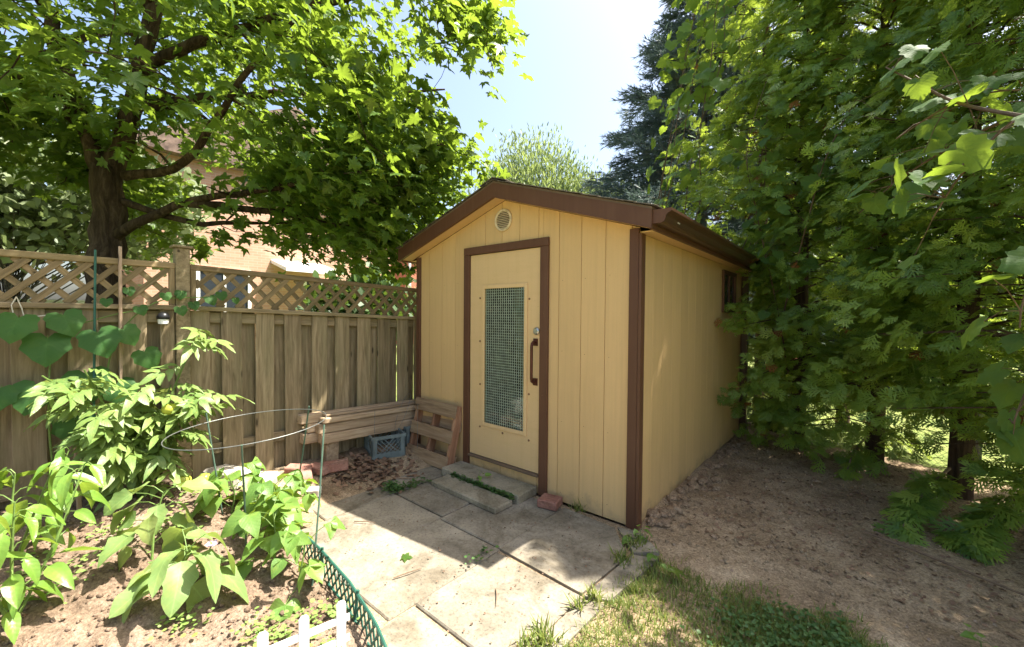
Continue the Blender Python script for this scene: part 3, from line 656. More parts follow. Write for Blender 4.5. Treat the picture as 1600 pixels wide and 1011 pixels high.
# solar light on the fence, stakes, string
sol = thing('solar_fence_light', (FX+.02, -2.10, 1.42), 'small black domed solar light on the fence left of the post', 'light')
obj('cap', MB().tube([(0, 0, 0), (0, 0, .02), (0, 0, .04), (0, 0, .05)], [.038, .038, .028, .008], 16).mesh('cap', True), M_BLACKP, sol, Matrix.Translation((FX+.03, -2.10, 1.435)))
obj('body', MB().tube([(0, 0, -.02), (0, 0, .014)], [.03, .033], 14).mesh(), M_WHITE, sol, Matrix.Translation((FX+.03, -2.10, 1.42)))
def sbox(name, p0, p1, w, mat, label, cat): 
    o = board(name, p0, p1, w, w, (1, .2, 0), mat, None, .003); return tag(o, label, cat)
sbox('wooden_stake', (-2.62, -2.34, h1(-2.62, -2.34)-.05), (-2.68, -2.325, 1.93), .017, M_STAKE, 'tall bare wooden stake leaning against the fence lattice', 'stake')
tag(obj('garden_stake', MB().tube([(-2.56, -2.48, h1(-2.56, -2.48)-.05), (-2.67, -2.445, 1.89)], .0065, 8).mesh(), M_GREENP), 'thin green plastic stake standing against the fence lattice', 'stake')
sbox('wooden_stake', (-2.35, -2.55, h1(-2.35, -2.55)-.05), (-2.37, -2.56, .75), .022, M_STAKE, 'short wooden stake among the tomato leaves near the left edge', 'stake')
tag(obj('string', MB().tube([(-2.69, -2.78, 1.57), (-2.685, -2.76, 1.50), (-2.68, -2.75, 1.44), (-2.66, -2.72, 1.45), (-2.65, -2.66, 1.46), (-2.65, -2.62, 1.43)], .003, 5).tube([(-2.69, -2.78, 1.57), (-2.685, -2.80, 1.52), (-2.68, -2.79, 1.44)], .003, 5).mesh(), M_STRING), 'pale string tied to the fence rail above the cucumber leaves', 'string')

# ------------------------------------------------------------------ timber stack, crates, pallet
zt0 = 0.305
tim = [(-2.549, -1.03, .32, .300, .092, .094, 'bottom front timber of the stack under the fence'), (-2.568, -1.05, .30, .394, .085, .09, 'middle front timber of the stack under the fence'), (-2.552, -1.02, .33, .484, .092, .052, 'thin top front timber of the stack under the fence'),
       (-2.656, -1.15, .25, .305, .088, .094, 'bottom back timber of the stack with its end sticking out left'), (-2.655, -1.11, .2, .40, .088, .088, 'middle back timber of the stack against the fence boards'), (-2.654, -1.17, .28, .489, .088, .085, 'top back timber of the stack against the fence boards'), (-2.60, -.98, .31, .5365, .10, .024, 'loose flat plank lying on top of the front timbers')]
for x, ya, yb, z, wd, ht, lab in tim:
    dz = -.045
    o = board('timber', (x, ya, z+ht/2), (x+random.uniform(-.004, .004), yb, z+ht/2+dz*1.35), wd, ht-.004, (0, 0, 1), M_TIMB, None, .007)
    tag(o, lab, 'timber', 'timbers stacked along the fence')
tag(block('wood_block', -2.66, -2.53, -.98, -.86, h1(-2.6, -.92)-.03, .295, M_TIMB, None, .008), 'dark wooden block propping the left end of the timber stack', 'block')
def crate(M, label, depth=.33, wid=.33, ht=.235):
    c = thing('milk_crate', None, label, 'crate', 'plastic crates under the timber stack', M=M)
    a, b = wid/2, depth/2; t = .012
    obj('base', MB().box(-a, a, -b, b, 0, .012).mesh(), M_BLUEP, c, M)
    rim = MB().box(-a-.004, a+.004, -b-.004, -b+.012, ht-.03, ht).box(-a-.004, a+.004, b-.012, b+.004, ht-.03, ht).box(-a-.004, -a+.012, -b+.012, b-.012, ht-.03, ht).box(a-.012, a+.004, -b+.012, b-.012, ht-.03, ht)
    obj('rim', rim.mesh(), M_BLUEP, c, M)
    for k in range(4):
        ang = k*math.pi/2; Wd = wid if k % 2 == 0 else depth; D = depth if k % 2 == 0 else wid
        S = MB(); h0 = .07
        S.box(-Wd/2, Wd/2, -D/2, -D/2+t, .012, h0)
        for sx in (-1, 1): S.box(sx*(Wd/2)-(.05 if sx > 0 else 0), sx*(Wd/2)+(.05 if sx < 0 else 0), -D/2, -D/2+t, h0, ht-.03)
        hi = ht-.03; wi = Wd/2-.05
        for q in range(-6, 8):
            x0 = q*.042; 
            for s in (1, -1):
                xa, xb = (x0, x0 + s*(hi-h0))
                za, zb = h0, hi
                if max(xa, xb) > wi or min(xa, xb) < -wi:
                    lim = wi if s > 0 else -wi
                    if abs(x0) > wi: continue
                    zb = h0 + abs(lim-x0); xb = lim
                d = Vector((xb-xa, 0, zb-za))
                if d.length < .02: continue
                S.tube([(xa, -D/2+t/2, za), (xb, -D/2+t/2, zb)], .0045, 4, False)
        obj('side', S.mesh(), M_BLUEP, c, M @ Matrix.Rotation(ang, 4, 'Z'))
    return c
zc = 0.055
crate(Matrix.Translation((-2.50, -0.40, zc)) @ Matrix.Rotation(R(-17), 4, 'Z'), 'blue plastic milk crate under the timber stack beside the pallet')
crate(Matrix.Translation((-2.555, -0.02-.02, zc+.005)) @ Matrix.Rotation(R(-2), 4, 'Z'), 'second blue crate half hidden behind the pallet', .25, .2)

PM = Matrix.Translation((-2.11, -0.205, 0.012)) @ Matrix.Rotation(R(-1.0), 4, 'Z') @ Matrix.Rotation(R(-13.5), 4, 'X')
pal = thing('wooden_pallet', None, 'small broken wooden pallet leaning on the shed wall left of the door', 'pallet', M=PM)
def ploc(nm, x0, x1, y0, y1, z0, z1, mat, axis='x'):
    if axis == 'x': me = own(cbox_mesh(x1-x0, y1-y0, z1-z0, .004), mat); M2 = Matrix.Identity(4)
    else: me = own(cbox_mesh(z1-z0, y1-y0, x1-x0, .004), mat); M2 = Matrix.Rotation(R(-90), 4, 'Y')
    obj(nm, me, None, pal, PM @ Matrix.Translation(((x0+x1)/2, (y0+y1)/2, (z0+z1)/2)) @ M2)
for z0, z1 in ((.0, .125), (.245, .365), (.485, .61)): ploc('slat', -.325, .325, 0, .018, z0, z1, M_PAL)
for z0, z1 in ((.02, .13), (.36, .47)): ploc('back_slat', -.325, .325, .104, .12, z0, z1, M_PAL)
for x0, mt in ((-.322, M_PALR), (-.03, M_PALR), (.284, M_PALR)): ploc('stringer', x0, x0+.038, .0185, .1035, .0, .605, mt, 'z')

# ------------------------------------------------------------------ garden edging, pickets, hoops
ed = thing('lattice_edging', (-0.9, -1.67, 0), 'low green plastic lattice edging between garden bed and patio', 'edging')
pth = [(-1.64, -1.665), (-1.18, -1.68), (-0.76, -1.72), (-0.42, -1.785), (-0.16, -1.865)]
def edge_pt(s, z):
    d = 0
    for a, b in zip(pth[:-1], pth[1:]):
        l = math.dist(a, b)
        if s <= d + l or b == pth[-1]:
            t = (s-d)/l; return Vector((a[0]+(b[0]-a[0])*t, a[1]+(b[1]-a[1])*t + z*0.12, z))
        d += l
TL = sum(math.dist(a, b) for a, b in zip(pth[:-1], pth[1:])); ZB, ZT = 0.005, 0.13
for z, nm in ((ZT, 'top_rail'), (ZB+.005, 'bottom_rail')):
    obj(nm, MB().tube([edge_pt(TL*i/24, z) for i in range(25)], .0075 if nm == 'top_rail' else .006, 6).mesh(), M_GREENP, ed)
for s in (1, -1):
    k = 0
    while k*.058 < TL + .15:
        c = k*.058 - (0.14 if s > 0 else 0.0); k += 1
        a, b = c, c + s*(ZT-ZB)*.8
        z0, z1 = ZB, ZT
        if s < 0: a, b = c, c - (ZT-ZB)*.8
        if min(a, b) < 0 or max(a, b) > TL: continue
        p0, p1 = edge_pt(a, z0), edge_pt(b, z1); nn = Vector((0.05, -1, .25))
        board('slat', p0 + nn*.003*s, p1 + nn*.003*s, .012, .004, nn, M_GREENP, ed, .001)
for s in (.02, TL*.33, TL*.66, TL-.02):
    obj('peg', MB().tube([edge_pt(s, -.06), edge_pt(s, ZT+.02)], .008, 6).mesh(), M_GREENP, ed)
pk = thing('picket_edging', (-0.6, -2.2, 0), 'low white plastic picket edging at the front of the garden bed', 'edging')
A0, A1 = Vector((-0.508, -1.845, 0)), Vector((-0.73, -2.85, 0)); dv = (A1-A0).normalized(); nn = Vector((dv.y, -dv.x, 0))
for k in range(8):
    p = A0 + dv*(.1455*k + .036)
    zt = .235 if k % 2 == 0 else .235
    gz = h1(p.x, p.y)
    m = MB().prism([(-.019, 0, -.05), (.019, 0, -.05), (.019, 0, zt-.012), (.010, 0, zt), (-.010, 0, zt), (-.019, 0, zt-.012)], (0, .012, 0)).mesh()
    obj('picket', m, M_WHITE, pk, basis(dv, (0, 0, 1), (p.x, p.y, 0.01)))
for z in (.075, .165): board('rail', A0 + Vector((0, 0, z)) - nn*.006, A1 + Vector((0, 0, z)) - nn*.006, .03, .008, nn, M_WHITE, pk, .002)

hp = thing('wire_hoop', (-1.7, -1.85, .05), 'round wire plant support hoop on legs around the bean plants', 'plant support')
tl = (Matrix.Rotation(R(3), 3, 'X') @ Matrix.Rotation(R(-2), 3, 'Y'))
obj('ring', MB().ring((-1.66, -1.86, .79), .42, .0027, n=56, m=6, tilt=tl).mesh('ring', True), M_WIRE, hp)
for a, b in (((-1.335, -1.565, .80), (-1.05, -1.765, .02)), ((-1.26, -2.03, .80), (-1.49, -1.94, .04)), ((-2.08, -1.99, .83), (-1.93, -1.93, .08)), ((-1.83, -1.44, .82), (-2.05, -1.45, .06))):
    obj('leg', MB().tube([a, ((a[0]+b[0])/2+.008, (a[1]+b[1])/2, (a[2]+b[2])/2), b], .0055, 6).mesh(), M_GRNWIRE, hp)
hp2 = thing('wire_cage', (-2.35, -.3, .05), 'thin wire cage with a faint round hoop in front of the timber stack', 'plant support')
obj('ring', MB().ring((-2.36, -.28, .50), .19, .002, n=40, m=5, tilt=Matrix.Rotation(R(-28), 3, 'Z') @ Matrix.Rotation(R(68), 3, 'X')).mesh('ring', True), M_WIRE, hp2)
for x, y in ((-2.33, -.62), (-2.25, -.18)): obj('leg', MB().tube([(x, y, .03), (x-.02, y+.02, .57)], .0022, 5).mesh(), M_WIRE, hp2)

# ------------------------------------------------------------------ foliage tools
def tri_fan(out, ctr, zf):
    V = [(*ctr, 0)] + [(x, y, 0) for x, y in out]; n = len(out)
    V = [(x, y, zf(x, y)) for x, y, _ in V]
    return V, [(0, i+1, (i+1) % n + 1) for i in range(n)], [(v[0], v[1]) for v in V]
def ringed(out, ctr, zf):
    n = len(out); V = [(*ctr, 0)] + [((x+ctr[0])/2, (y+ctr[1])/2, 0) for x, y in out] + [(x, y, 0) for x, y in out]
    V = [(x, y, zf(x, y)) for x, y, _ in V]; F = []
    for i in range(n):
        j = (i+1) % n; F += [(0, 1+i, 1+j), (1+i, 1+n+i, 1+n+j, 1+j)]
    return V, F, [(v[0], v[1]) for v in V]
def sym(h): return [(-x, y) for x, y in h[::-1] if x > 0] and (h + [(-x, y) for x, y in h[::-1] if x > 1e-6])
def outline(half): return [p for p in half] + [(-x, y) for x, y in half[::-1] if x > 1e-6]
MAPLE_H = [(0, .03), (.15, -.07), (.42, -.06), (.36, .08), (.25, .16), (.45, .23), (.62, .42), (.43, .43), (.33, .52), (.17, .46), (.24, .66), (.13, .73), (0, 1)]
GRAPE_H = [(0, .06), (.12, -.10), (.32, -.13), (.47, 0), (.44, .1), (.57, .27), (.47, .38), (.52, .56), (.33, .6), (.31, .76), (.15, .84), (0, 1)]
CUC_H = [(0, .08), (.14, -.08), (.36, -.10), (.54, .08), (.50, .25), (.56, .45), (.40, .62), (.26, .82), (.1, .92), (0, 1)]
def cup(k, f, seed, wv=.04):
    rr = random.Random(seed); a, b, c = rr.uniform(0, 6), rr.uniform(5, 9), rr.uniform(5, 9)
    return lambda x, y: -k*(y-.2)**2 + f*abs(x) - k*.8*x*x + wv*math.sin(b*x+a)*math.cos(c*y+a)
def blade(n, wf, droop, fold, seed, wave=.02, cols=2):
    rr = random.Random(seed); V = []; F = []; UV = []; a = rr.uniform(0, 6)
    cs = [-1, -.5, 0, .5, 1] if cols == 2 else [-1, 0, 1]
    for i in range(n+1):
        y = i/n; wd = wf(y)
        for c in cs:
            x = c*wd
            V.append((x, y, -droop*y*y + fold*abs(x) + wave*math.sin(9*y + a)*abs(c)*(1 if c > 0 else -1))); UV.append((x, y))
    m = len(cs)
    for i in range(n):
        for k in range(m-1): F.append((i*m+k, i*m+k+1, (i+1)*m+k+1, (i+1)*m+k))
    return V, F, UV
def merge(parts):
    V = []; F = []; UV = []
    for (v, f, u), M in parts:
        n = len(V); V += [tuple(M @ Vector(p)) for p in v]; F += [tuple(i+n for i in q) for q in f]; UV += u
    return V, F, UV
def rot2(a, x=0, y=0, s=1.0, tilt=0.0): return Matrix.Translation((x, y, 0)) @ Matrix.Rotation(a, 4, 'Z') @ Matrix.Rotation(tilt, 4, 'Y') @ Matrix.Scale(s, 4)
def jit(h, seed):
    rr = random.Random(seed); return [(x*rr.uniform(.85, 1.12), y + rr.uniform(-.04, .04)) if x > 0 else (x, y) for x, y in h]
T_MAPLE = [tri_fan(outline(jit(MAPLE_H, i)), (0, .27), cup(k, f, i, w_)) for i, (k, f, w_) in enumerate(((.25, .05, .05), (.5, .2, .08), (.15, -.25, .06), (.8, .0, .07), (.35, .4, .1), (-.1, -.3, .09)))]
T_GRAPE = [ringed(outline(GRAPE_H), (0, .3), cup(k, f, i+10, .05)) for i, (k, f) in enumerate(((.25, .1), (.5, .2), (.1, -.1)))]
T_CUC = [ringed(outline(CUC_H), (0, .25), cup(k, f, i+20, .05)) for i, (k, f) in enumerate(((.35, .12), (.6, .2)))]
ov = lambda y, w=.3, p=.42: w*max(0.0, math.sin(math.pi*min(1, y**(.72 if p < .45 else 1)) ))**.8
def eggw(y): return .33*(max(0, math.sin(math.pi*min(1, y**.66)))**.62)*(1+.17*math.sin(y*17+.8)*(1-y*.5)) + .004
def pepw(y): return .21*(max(0, math.sin(math.pi*y**.72))**.9) + .004
def beanw(y): return .40*(max(0, math.sin(math.pi*y**.52))**.85)*(1-.25*max(0, y-.6)) + .004
T_EGG = [blade(14, eggw, d, f, i+30, w_) for i, (d, f, w_) in enumerate(((.45, .25, .05), (.85, .12, .06), (.2, .35, .04), (1.1, .3, .05)))]
T_PEP = [blade(7, pepw, d, f, i+40, .025) for i, (d, f) in enumerate(((.4, .35), (.8, .3), (.15, .45)))]
T_BEAN = [blade(7, beanw, d, f, i+50, .03) for i, (d, f) in enumerate(((.3, .2), (.6, .1), (.1, .3)))]
def leaflet(seed):
    return blade(5, lambda y: .24*(max(0, math.sin(math.pi*y**.65))**.8)*(1+.3*math.sin(y*16)) + .004, .35, .25, seed, .05, 1)
def tom_leaf(seed):
    rr = random.Random(seed); parts = [(leaflet(seed), rot2(0, 0, .66, .36))]
    for k, y in enumerate((.2, .42, .62)):
        for s in (1, -1): parts.append((leaflet(seed+k*2+s), rot2(-s*R(62+rr.uniform(-12, 12)), 0, y, .27+.05*(k > 0), rr.uniform(-.4, .4))))
    st = ([(-.008, 0, 0), (.008, 0, 0), (.004, .7, 0), (-.004, .7, 0)], [(0, 1, 2, 3)], [(0, 0), (0, 0), (0, 1), (0, 1)])
    V, F, UV = merge(parts + [(st, Matrix.Identity(4))])
    return [(x, y, z - .45*y*y) for x, y, z in V], F, UV
T_TOM = [tom_leaf(s) for s in (60, 75, 90)]
def cedar_spray(seed):
    rr = random.Random(seed); V = []; F = []
    def strip(x, y, a, l, w0, w1):
        dx, dy = math.sin(a), math.cos(a); n = len(V)
        V.extend([(x - dy*w0, y + dx*w0), (x + dy*w0, y - dx*w0), (x + dx*l + dy*w1, y + dy*l - dx*w1), (x + dx*l - dy*w1, y + dy*l + dx*w1)]); F.append((n, n+1, n+2, n+3))
    def tri(x, y, a, l, w0):
        dx, dy = math.sin(a), math.cos(a); n = len(V)
        V.extend([(x - dy*w0, y + dx*w0), (x + dy*w0, y - dx*w0), (x + dx*l, y + dy*l)]); F.append((n, n+1, n+2))
    strip(0, 0, 0, .80, .018, .024); strip(0, .70, rr.uniform(-.2, .2), .32, .044, .02)
    for i in range(8):
        s = 1 if i % 2 else -1; y = .06 + i*.092; L = (.20 + .34*math.sin(math.pi*min(1, .15 + y*.95)))*rr.uniform(.8, 1.15); a = s*R(rr.uniform(38, 56))
        strip(0, y, a, L, .040, .022)
        xx, y2 = math.sin(a)*L*.45, y + math.cos(a)*L*.45; tri(xx, y2, a - s*R(40), L*.52, .048)
        xx, y2 = math.sin(a)*L*.62, y + math.cos(a)*L*.62; tri(xx, y2, a + s*R(38), L*.42, .046)
    k = rr.uniform(.15, .4)
    V2 = [(x, y, -k*y*y - .25*x*x + rr.uniform(-.015, .015)) for x, y in V]
    return V2, F, [(x, y) for x, y in V]
T_CED = [cedar_spray(s) for s in (101, 102, 103)]

def tmesh(T, mat, name):
    V, F, UV = T; me = bpy.data.meshes.new(name); me.from_pydata(V, [], F); me.update()
    uvl = me.uv_layers.new(name='UVMap'); li = np.zeros(len(me.loops), dtype=np.int32); me.loops.foreach_get('vertex_index', li)
    uvl.data.foreach_set('uv', np.asarray(UV, dtype=np.float32)[li].ravel()); me.shade_smooth(); me.materials.append(mat); return me
def inst_mesh(name, templates, pos, mats, mat, which=None, rnd=None):
    "joined mesh of many template copies; pos (N,3), mats (N,3,3) columns = scaled axes"
    pos = np.asarray(pos, float); mats = np.asarray(mats, float); N = len(pos)
    if which is None: which = RNG.integers(0, len(templates), N)
    if rnd is None: rnd = RNG.random(N)
    Vs = []; LV = []; LS = []; UVs = []; RN = []; base = 0
    for t, (V, F, UV) in enumerate(templates):
        sel = np.where(which == t)[0]
        if len(sel) == 0: continue
        V = np.asarray(V, float); nv = len(V)
        P = np.einsum('nij,vj->nvi', mats[sel], V) + pos[sel][:, None, :]
        flat = np.concatenate([np.asarray(f) for f in F]); sizes = np.asarray([len(f) for f in F])
        lv = flat[None, :] + (np.arange(len(sel))*nv)[:, None] + base
        Vs.append(P.reshape(-1, 3)); LV.append(lv.ravel()); LS.append(np.tile(sizes, len(sel)))
        UVs.append(np.tile(np.asarray(UV, float)[flat], (len(sel), 1))); RN.append(np.repeat(rnd[sel], nv)); base += nv*len(sel)
    Vs = np.concatenate(Vs); LV = np.concatenate(LV).astype(np.int32); LS = np.concatenate(LS).astype(np.int32)
    me = bpy.data.meshes.new(name); me.vertices.add(len(Vs)); me.vertices.foreach_set('co', Vs.astype(np.float32).ravel())
    me.loops.add(len(LV)); me.loops.foreach_set('vertex_index', LV)
    me.polygons.add(len(LS)); st = np.concatenate([[0], np.cumsum(LS)[:-1]]).astype(np.int32); me.polygons.foreach_set('loop_start', st)
    me.update(calc_edges=True)
    uvl = me.uv_layers.new(name='UVMap'); uvl.data.foreach_set('uv', np.concatenate(UVs).astype(np.float32).ravel())
    a = me.attributes.new('rnd', 'FLOAT', 'POINT'); a.data.foreach_set('value', np.concatenate(RN).astype(np.float32))
    me.shade_smooth(); me.materials.append(mat); return me
def frames(d, nrm, size):
    d = np.asarray(d, float); d = d/np.linalg.norm(d, axis=1, keepdims=True); nrm = np.asarray(nrm, float)
    nrm = nrm - d*(d*nrm).sum(1, keepdims=True); nrm = nrm/np.maximum(np.linalg.norm(nrm, axis=1, keepdims=True), 1e-6)
    x = np.cross(d, nrm); return np.stack([x, d, nrm], -1)*np.asarray(size, float)[:, None, None]
def mat4(m3, p):
    return Matrix(((m3[0][0], m3[0][1], m3[0][2], p[0]), (m3[1][0], m3[1][1], m3[1][2], p[1]), (m3[2][0], m3[2][1], m3[2][2], p[2]), (0, 0, 0, 1)))
def leaf(parent, mesh, base, d, nrm, size, name='leaf'):
    f = frames([d], [nrm], [size])[0]; return obj(name, mesh, None, parent, mat4(f, base))

def interp_path(pts, rad, step=.12):
    P = []; Rr = []
    pts = [Vector(p) for p in pts]; n = len(pts)
    for i in range(n-1):
        p0, p1, p2, p3 = pts[max(i-1, 0)], pts[i], pts[i+1], pts[min(i+2, n-1)]
        k = max(1, int((p2-p1).length/step))
        for j in range(k):
            t = j/k; t2, t3 = t*t, t*t*t
            P.append(.5*((2*p1) + (p2-p0)*t + (2*p0-5*p1+4*p2-p3)*t2 + (3*p1-p0-3*p2+p3)*t3)); Rr.append(rad[i]*(1-t)+rad[i+1]*t)
    P.append(pts[-1]); Rr.append(rad[-1]); return P, Rr

# ------------------------------------------------------------------ maple tree
def rand_unit(n): v = RNG.normal(size=(n, 3)); return v/np.linalg.norm(v, axis=1, keepdims=True)
def cam_px(P):
    d = np.asarray(P, float) - np.array(CAMP); Rm = np.array([_rt, _up, _fw]); q = d @ Rm.T
    return 800 + 644.45*q[:, 0]/q[:, 2], 505.5 - 644.45*q[:, 1]/q[:, 2], q[:, 2]
maple = thing('maple_tree', (-4.74, -2.23, -.1), 'large maple tree with forked trunk behind the board fence', 'tree')
skel = []            # (point, radius) nodes that twigs may grow from
def limb(mb, pts, rad, n=9, grow=True):
    P, Q = interp_path(pts, rad, .15)
    P = [p + Vector((random.gauss(0, 1), random.gauss(0, 1), random.gauss(0, 1)))*min(.02, q*.25) if 0 < i < len(P)-1 else p for i, (p, q) in enumerate(zip(P, Q))]
    mb.tube(P, Q, n)
    if grow: skel.extend(zip(P, Q))
tk = MB()
limb(tk, [(-4.76, -2.25, -.15), (-4.75, -2.24, .4), (-4.73, -2.22, 1.6), (-4.72, -2.21, 2.3), (-4.71, -2.20, 2.95)], [.22, .17, .15, .142, .12], 14, False)
limb(tk, [(-4.72, -2.21, 2.7), (-4.79, -2.26, 3.0), (-4.92, -2.38, 3.5), (-5.1, -2.6, 4.6), (-5.1, -2.7, 6.2)], [.085, .08, .07, .055, .03], 11)
limb(tk, [(-4.71, -2.20, 2.7), (-4.65, -2.13, 3.05), (-4.56, -2.0, 3.7), (-4.4, -1.8, 5.0), (-4.3, -1.6, 6.5)], [.10, .09, .082, .065, .03], 11)
trunk = obj('trunk', tk.mesh('trunk', True), M_BARK, maple)
lm = MB()
limb(lm, [(-4.66, -2.15, 2.25), (-4.5, -2.02, 2.40), (-4.3, -1.85, 2.51), (-4.05, -1.64, 2.63), (-3.8, -1.42, 2.68), (-3.45, -1.13, 2.74), (-2.89, -.64, 2.92), (-2.45, -.2, 3.2)], [.055, .046, .042, .038, .034, .03, .022, .01])
limb(lm, [(-4.1, -1.68, 2.60), (-3.75, -1.3, 2.58), (-3.5, -1.0, 2.55), (-3.3, -.75, 2.48), (-3.1, -.4, 2.45)], [.045, .035, .03, .022, .01])
limb(lm, [(-4.6, -2.08, 2.87), (-4.2, -1.76, 2.95), (-3.7, -1.6, 3.2), (-3.1, -1.4, 3.7), (-2.4, -1.1, 4.2)], [.05, .042, .034, .025, .01])
limb(lm, [(-4.63, -2.1, 2.62), (-4.35, -1.8, 2.48), (-4.12, -1.55, 2.42), (-3.9, -1.2, 2.45), (-3.75, -.8, 2.5)], [.04, .032, .027, .02, .008])
limb(lm, [(-4.5, -1.95, 4.0), (-3.8, -1.2, 4.5), (-3.0, -.4, 4.9), (-2.1, .3, 5.1)], [.06, .045, .03, .01])
limb(lm, [(-4.45, -1.9, 4.6), (-3.7, -2.0, 5.0), (-3.0, -1.7, 5.3), (-2.3, -1.1, 5.4)], [.05, .04, .025, .01])
limb(lm, [(-4.5, -1.95, 3.6), (-4.2, -1.0, 4.0), (-3.7, -.1, 4.2), (-3.0, .8, 4.4)], [.06, .045, .03, .01])
limb(lm, [(-4.95, -2.45, 3.6), (-5.4, -2.9, 4.0), (-6.0, -3.3, 4.2)], [.06, .04, .012])
limb(lm, [(-4.9, -2.4, 3.4), (-4.7, -3.0, 3.8), (-4.3, -3.5, 4.2), (-3.7, -3.7, 4.5)], [.05, .04, .03, .01])
limb(lm, [(-5.0, -2.5, 4.2), (-5.6, -2.0, 4.8), (-6.2, -1.4, 5.2)], [.05, .035, .012])
obj('limbs', lm.mesh('limbs', True), M_BARK, maple)
def crown_pts():
    out = []
    E = [((-4.25, -1.35, 4.45), (2.95, 3.1, 2.45), 780), ((-3.3, -.55, 2.75), (1.35, 1.45, .75), 115), ((-5.3, -2.5, 3.1), (1.2, 1.1, .7), 70), ((-2.40, -.05, 4.0), (1.0, 1.0, 1.3), 95), ((-3.15, .1, 2.45), (.8, .8, .55), 42)]
    for c, r, n in E:
        u = rand_unit(n*3)*(RNG.random((n*3, 1))**.33); p = np.array(c) + u*np.array(r)
        keep = p[:, 2] > 1.95 + .25*np.sin(p[:, 0]*2.1) + .2*np.cos(p[:, 1]*2.7)
        # clumpy gaps
        keep &= (vnoise(p[:, 0]*1.0 + p[:, 2]*.7, p[:, 1] + p[:, 2]*.5, 1.15, 12) > -.17)
        # open below the fork so the trunk shows
        keep &= ~((np.hypot(p[:, 0]+4.3, p[:, 1]+2.5) < 1.0) & (p[:, 2] < 3.05))
        out.append(p[keep][:n])
    return np.concatenate(out)
cl = crown_pts()
# twigs: join every cluster to the nearest earlier node
nodes = np.array([list(p) for p, q in skel]); nrad = np.array([q for p, q in skel])
order = np.argsort([np.min(np.linalg.norm(nodes - c, axis=1)) for c in cl])
tw = MB(); LP = []; LD = []; LN = []; LSZ = []
for ci in order:
    c = cl[ci]; d = np.linalg.norm(nodes - c, axis=1); j = int(np.argmin(d)); p = nodes[j]
    if d[j] > .03:
        r0 = min(.016, nrad[j]*.6); mid = (p + c)/2 + np.array([0, 0, .05*d[j]]) + RNG.normal(size=3)*.06*d[j]
        tw.tube([p, mid, c], [max(r0, .005), max(r0*.75, .004), .003], 5, False)
        nodes = np.vstack([nodes, mid, c]); nrad = np.concatenate([nrad, [max(r0*.75, .004), max(.0045, r0*.55)]])
    out = c - np.array([-4.5, -1.9, 3.6]); out = out/np.linalg.norm(out); k = int(RNG.integers(14, 20))
    for q in range(k):
        o = np.clip(RNG.normal(size=3), -1.7, 1.7)*np.array([.16, .16, .10]); LP.append(c + o)
        hd = out*np.array([1, 1, .1])*.6 + RNG.normal(size=3)*np.array([.65, .65, .25]) + np.array([0, 0, -.32])
        LD.append(hd); LN.append(np.array([0, 0, 1.0]) + out*.35 + RNG.normal(size=3)*.38); LSZ.append(RNG.uniform(.08, .15))
LP = np.array(LP); FR = frames(LD, LN, LSZ); WH = RNG.integers(0, len(T_MAPLE), len(LP))
tag(obj('twigs', tw.mesh('twigs'), M_BARK, maple), kind='stuff')
u, v, dp = cam_px(LP); inf = (u > 0) & (u < 1600) & (v > 0) & (dp > .5); near = np.argsort(np.where(inf, dp, 1e9))[:300]
mask = np.ones(len(LP), bool); mask[near] = False
tag(obj('crown', inst_mesh('crown', T_MAPLE, LP[mask], FR[mask], M_MAPLE, WH[mask]), None, maple), kind='stuff')
ML = [tmesh(t, M_MAPLE, 'maple_leaf') for t in T_MAPLE]
for i in near: obj('leaf', ML[WH[i]], None, maple, mat4(FR[i], LP[i]))

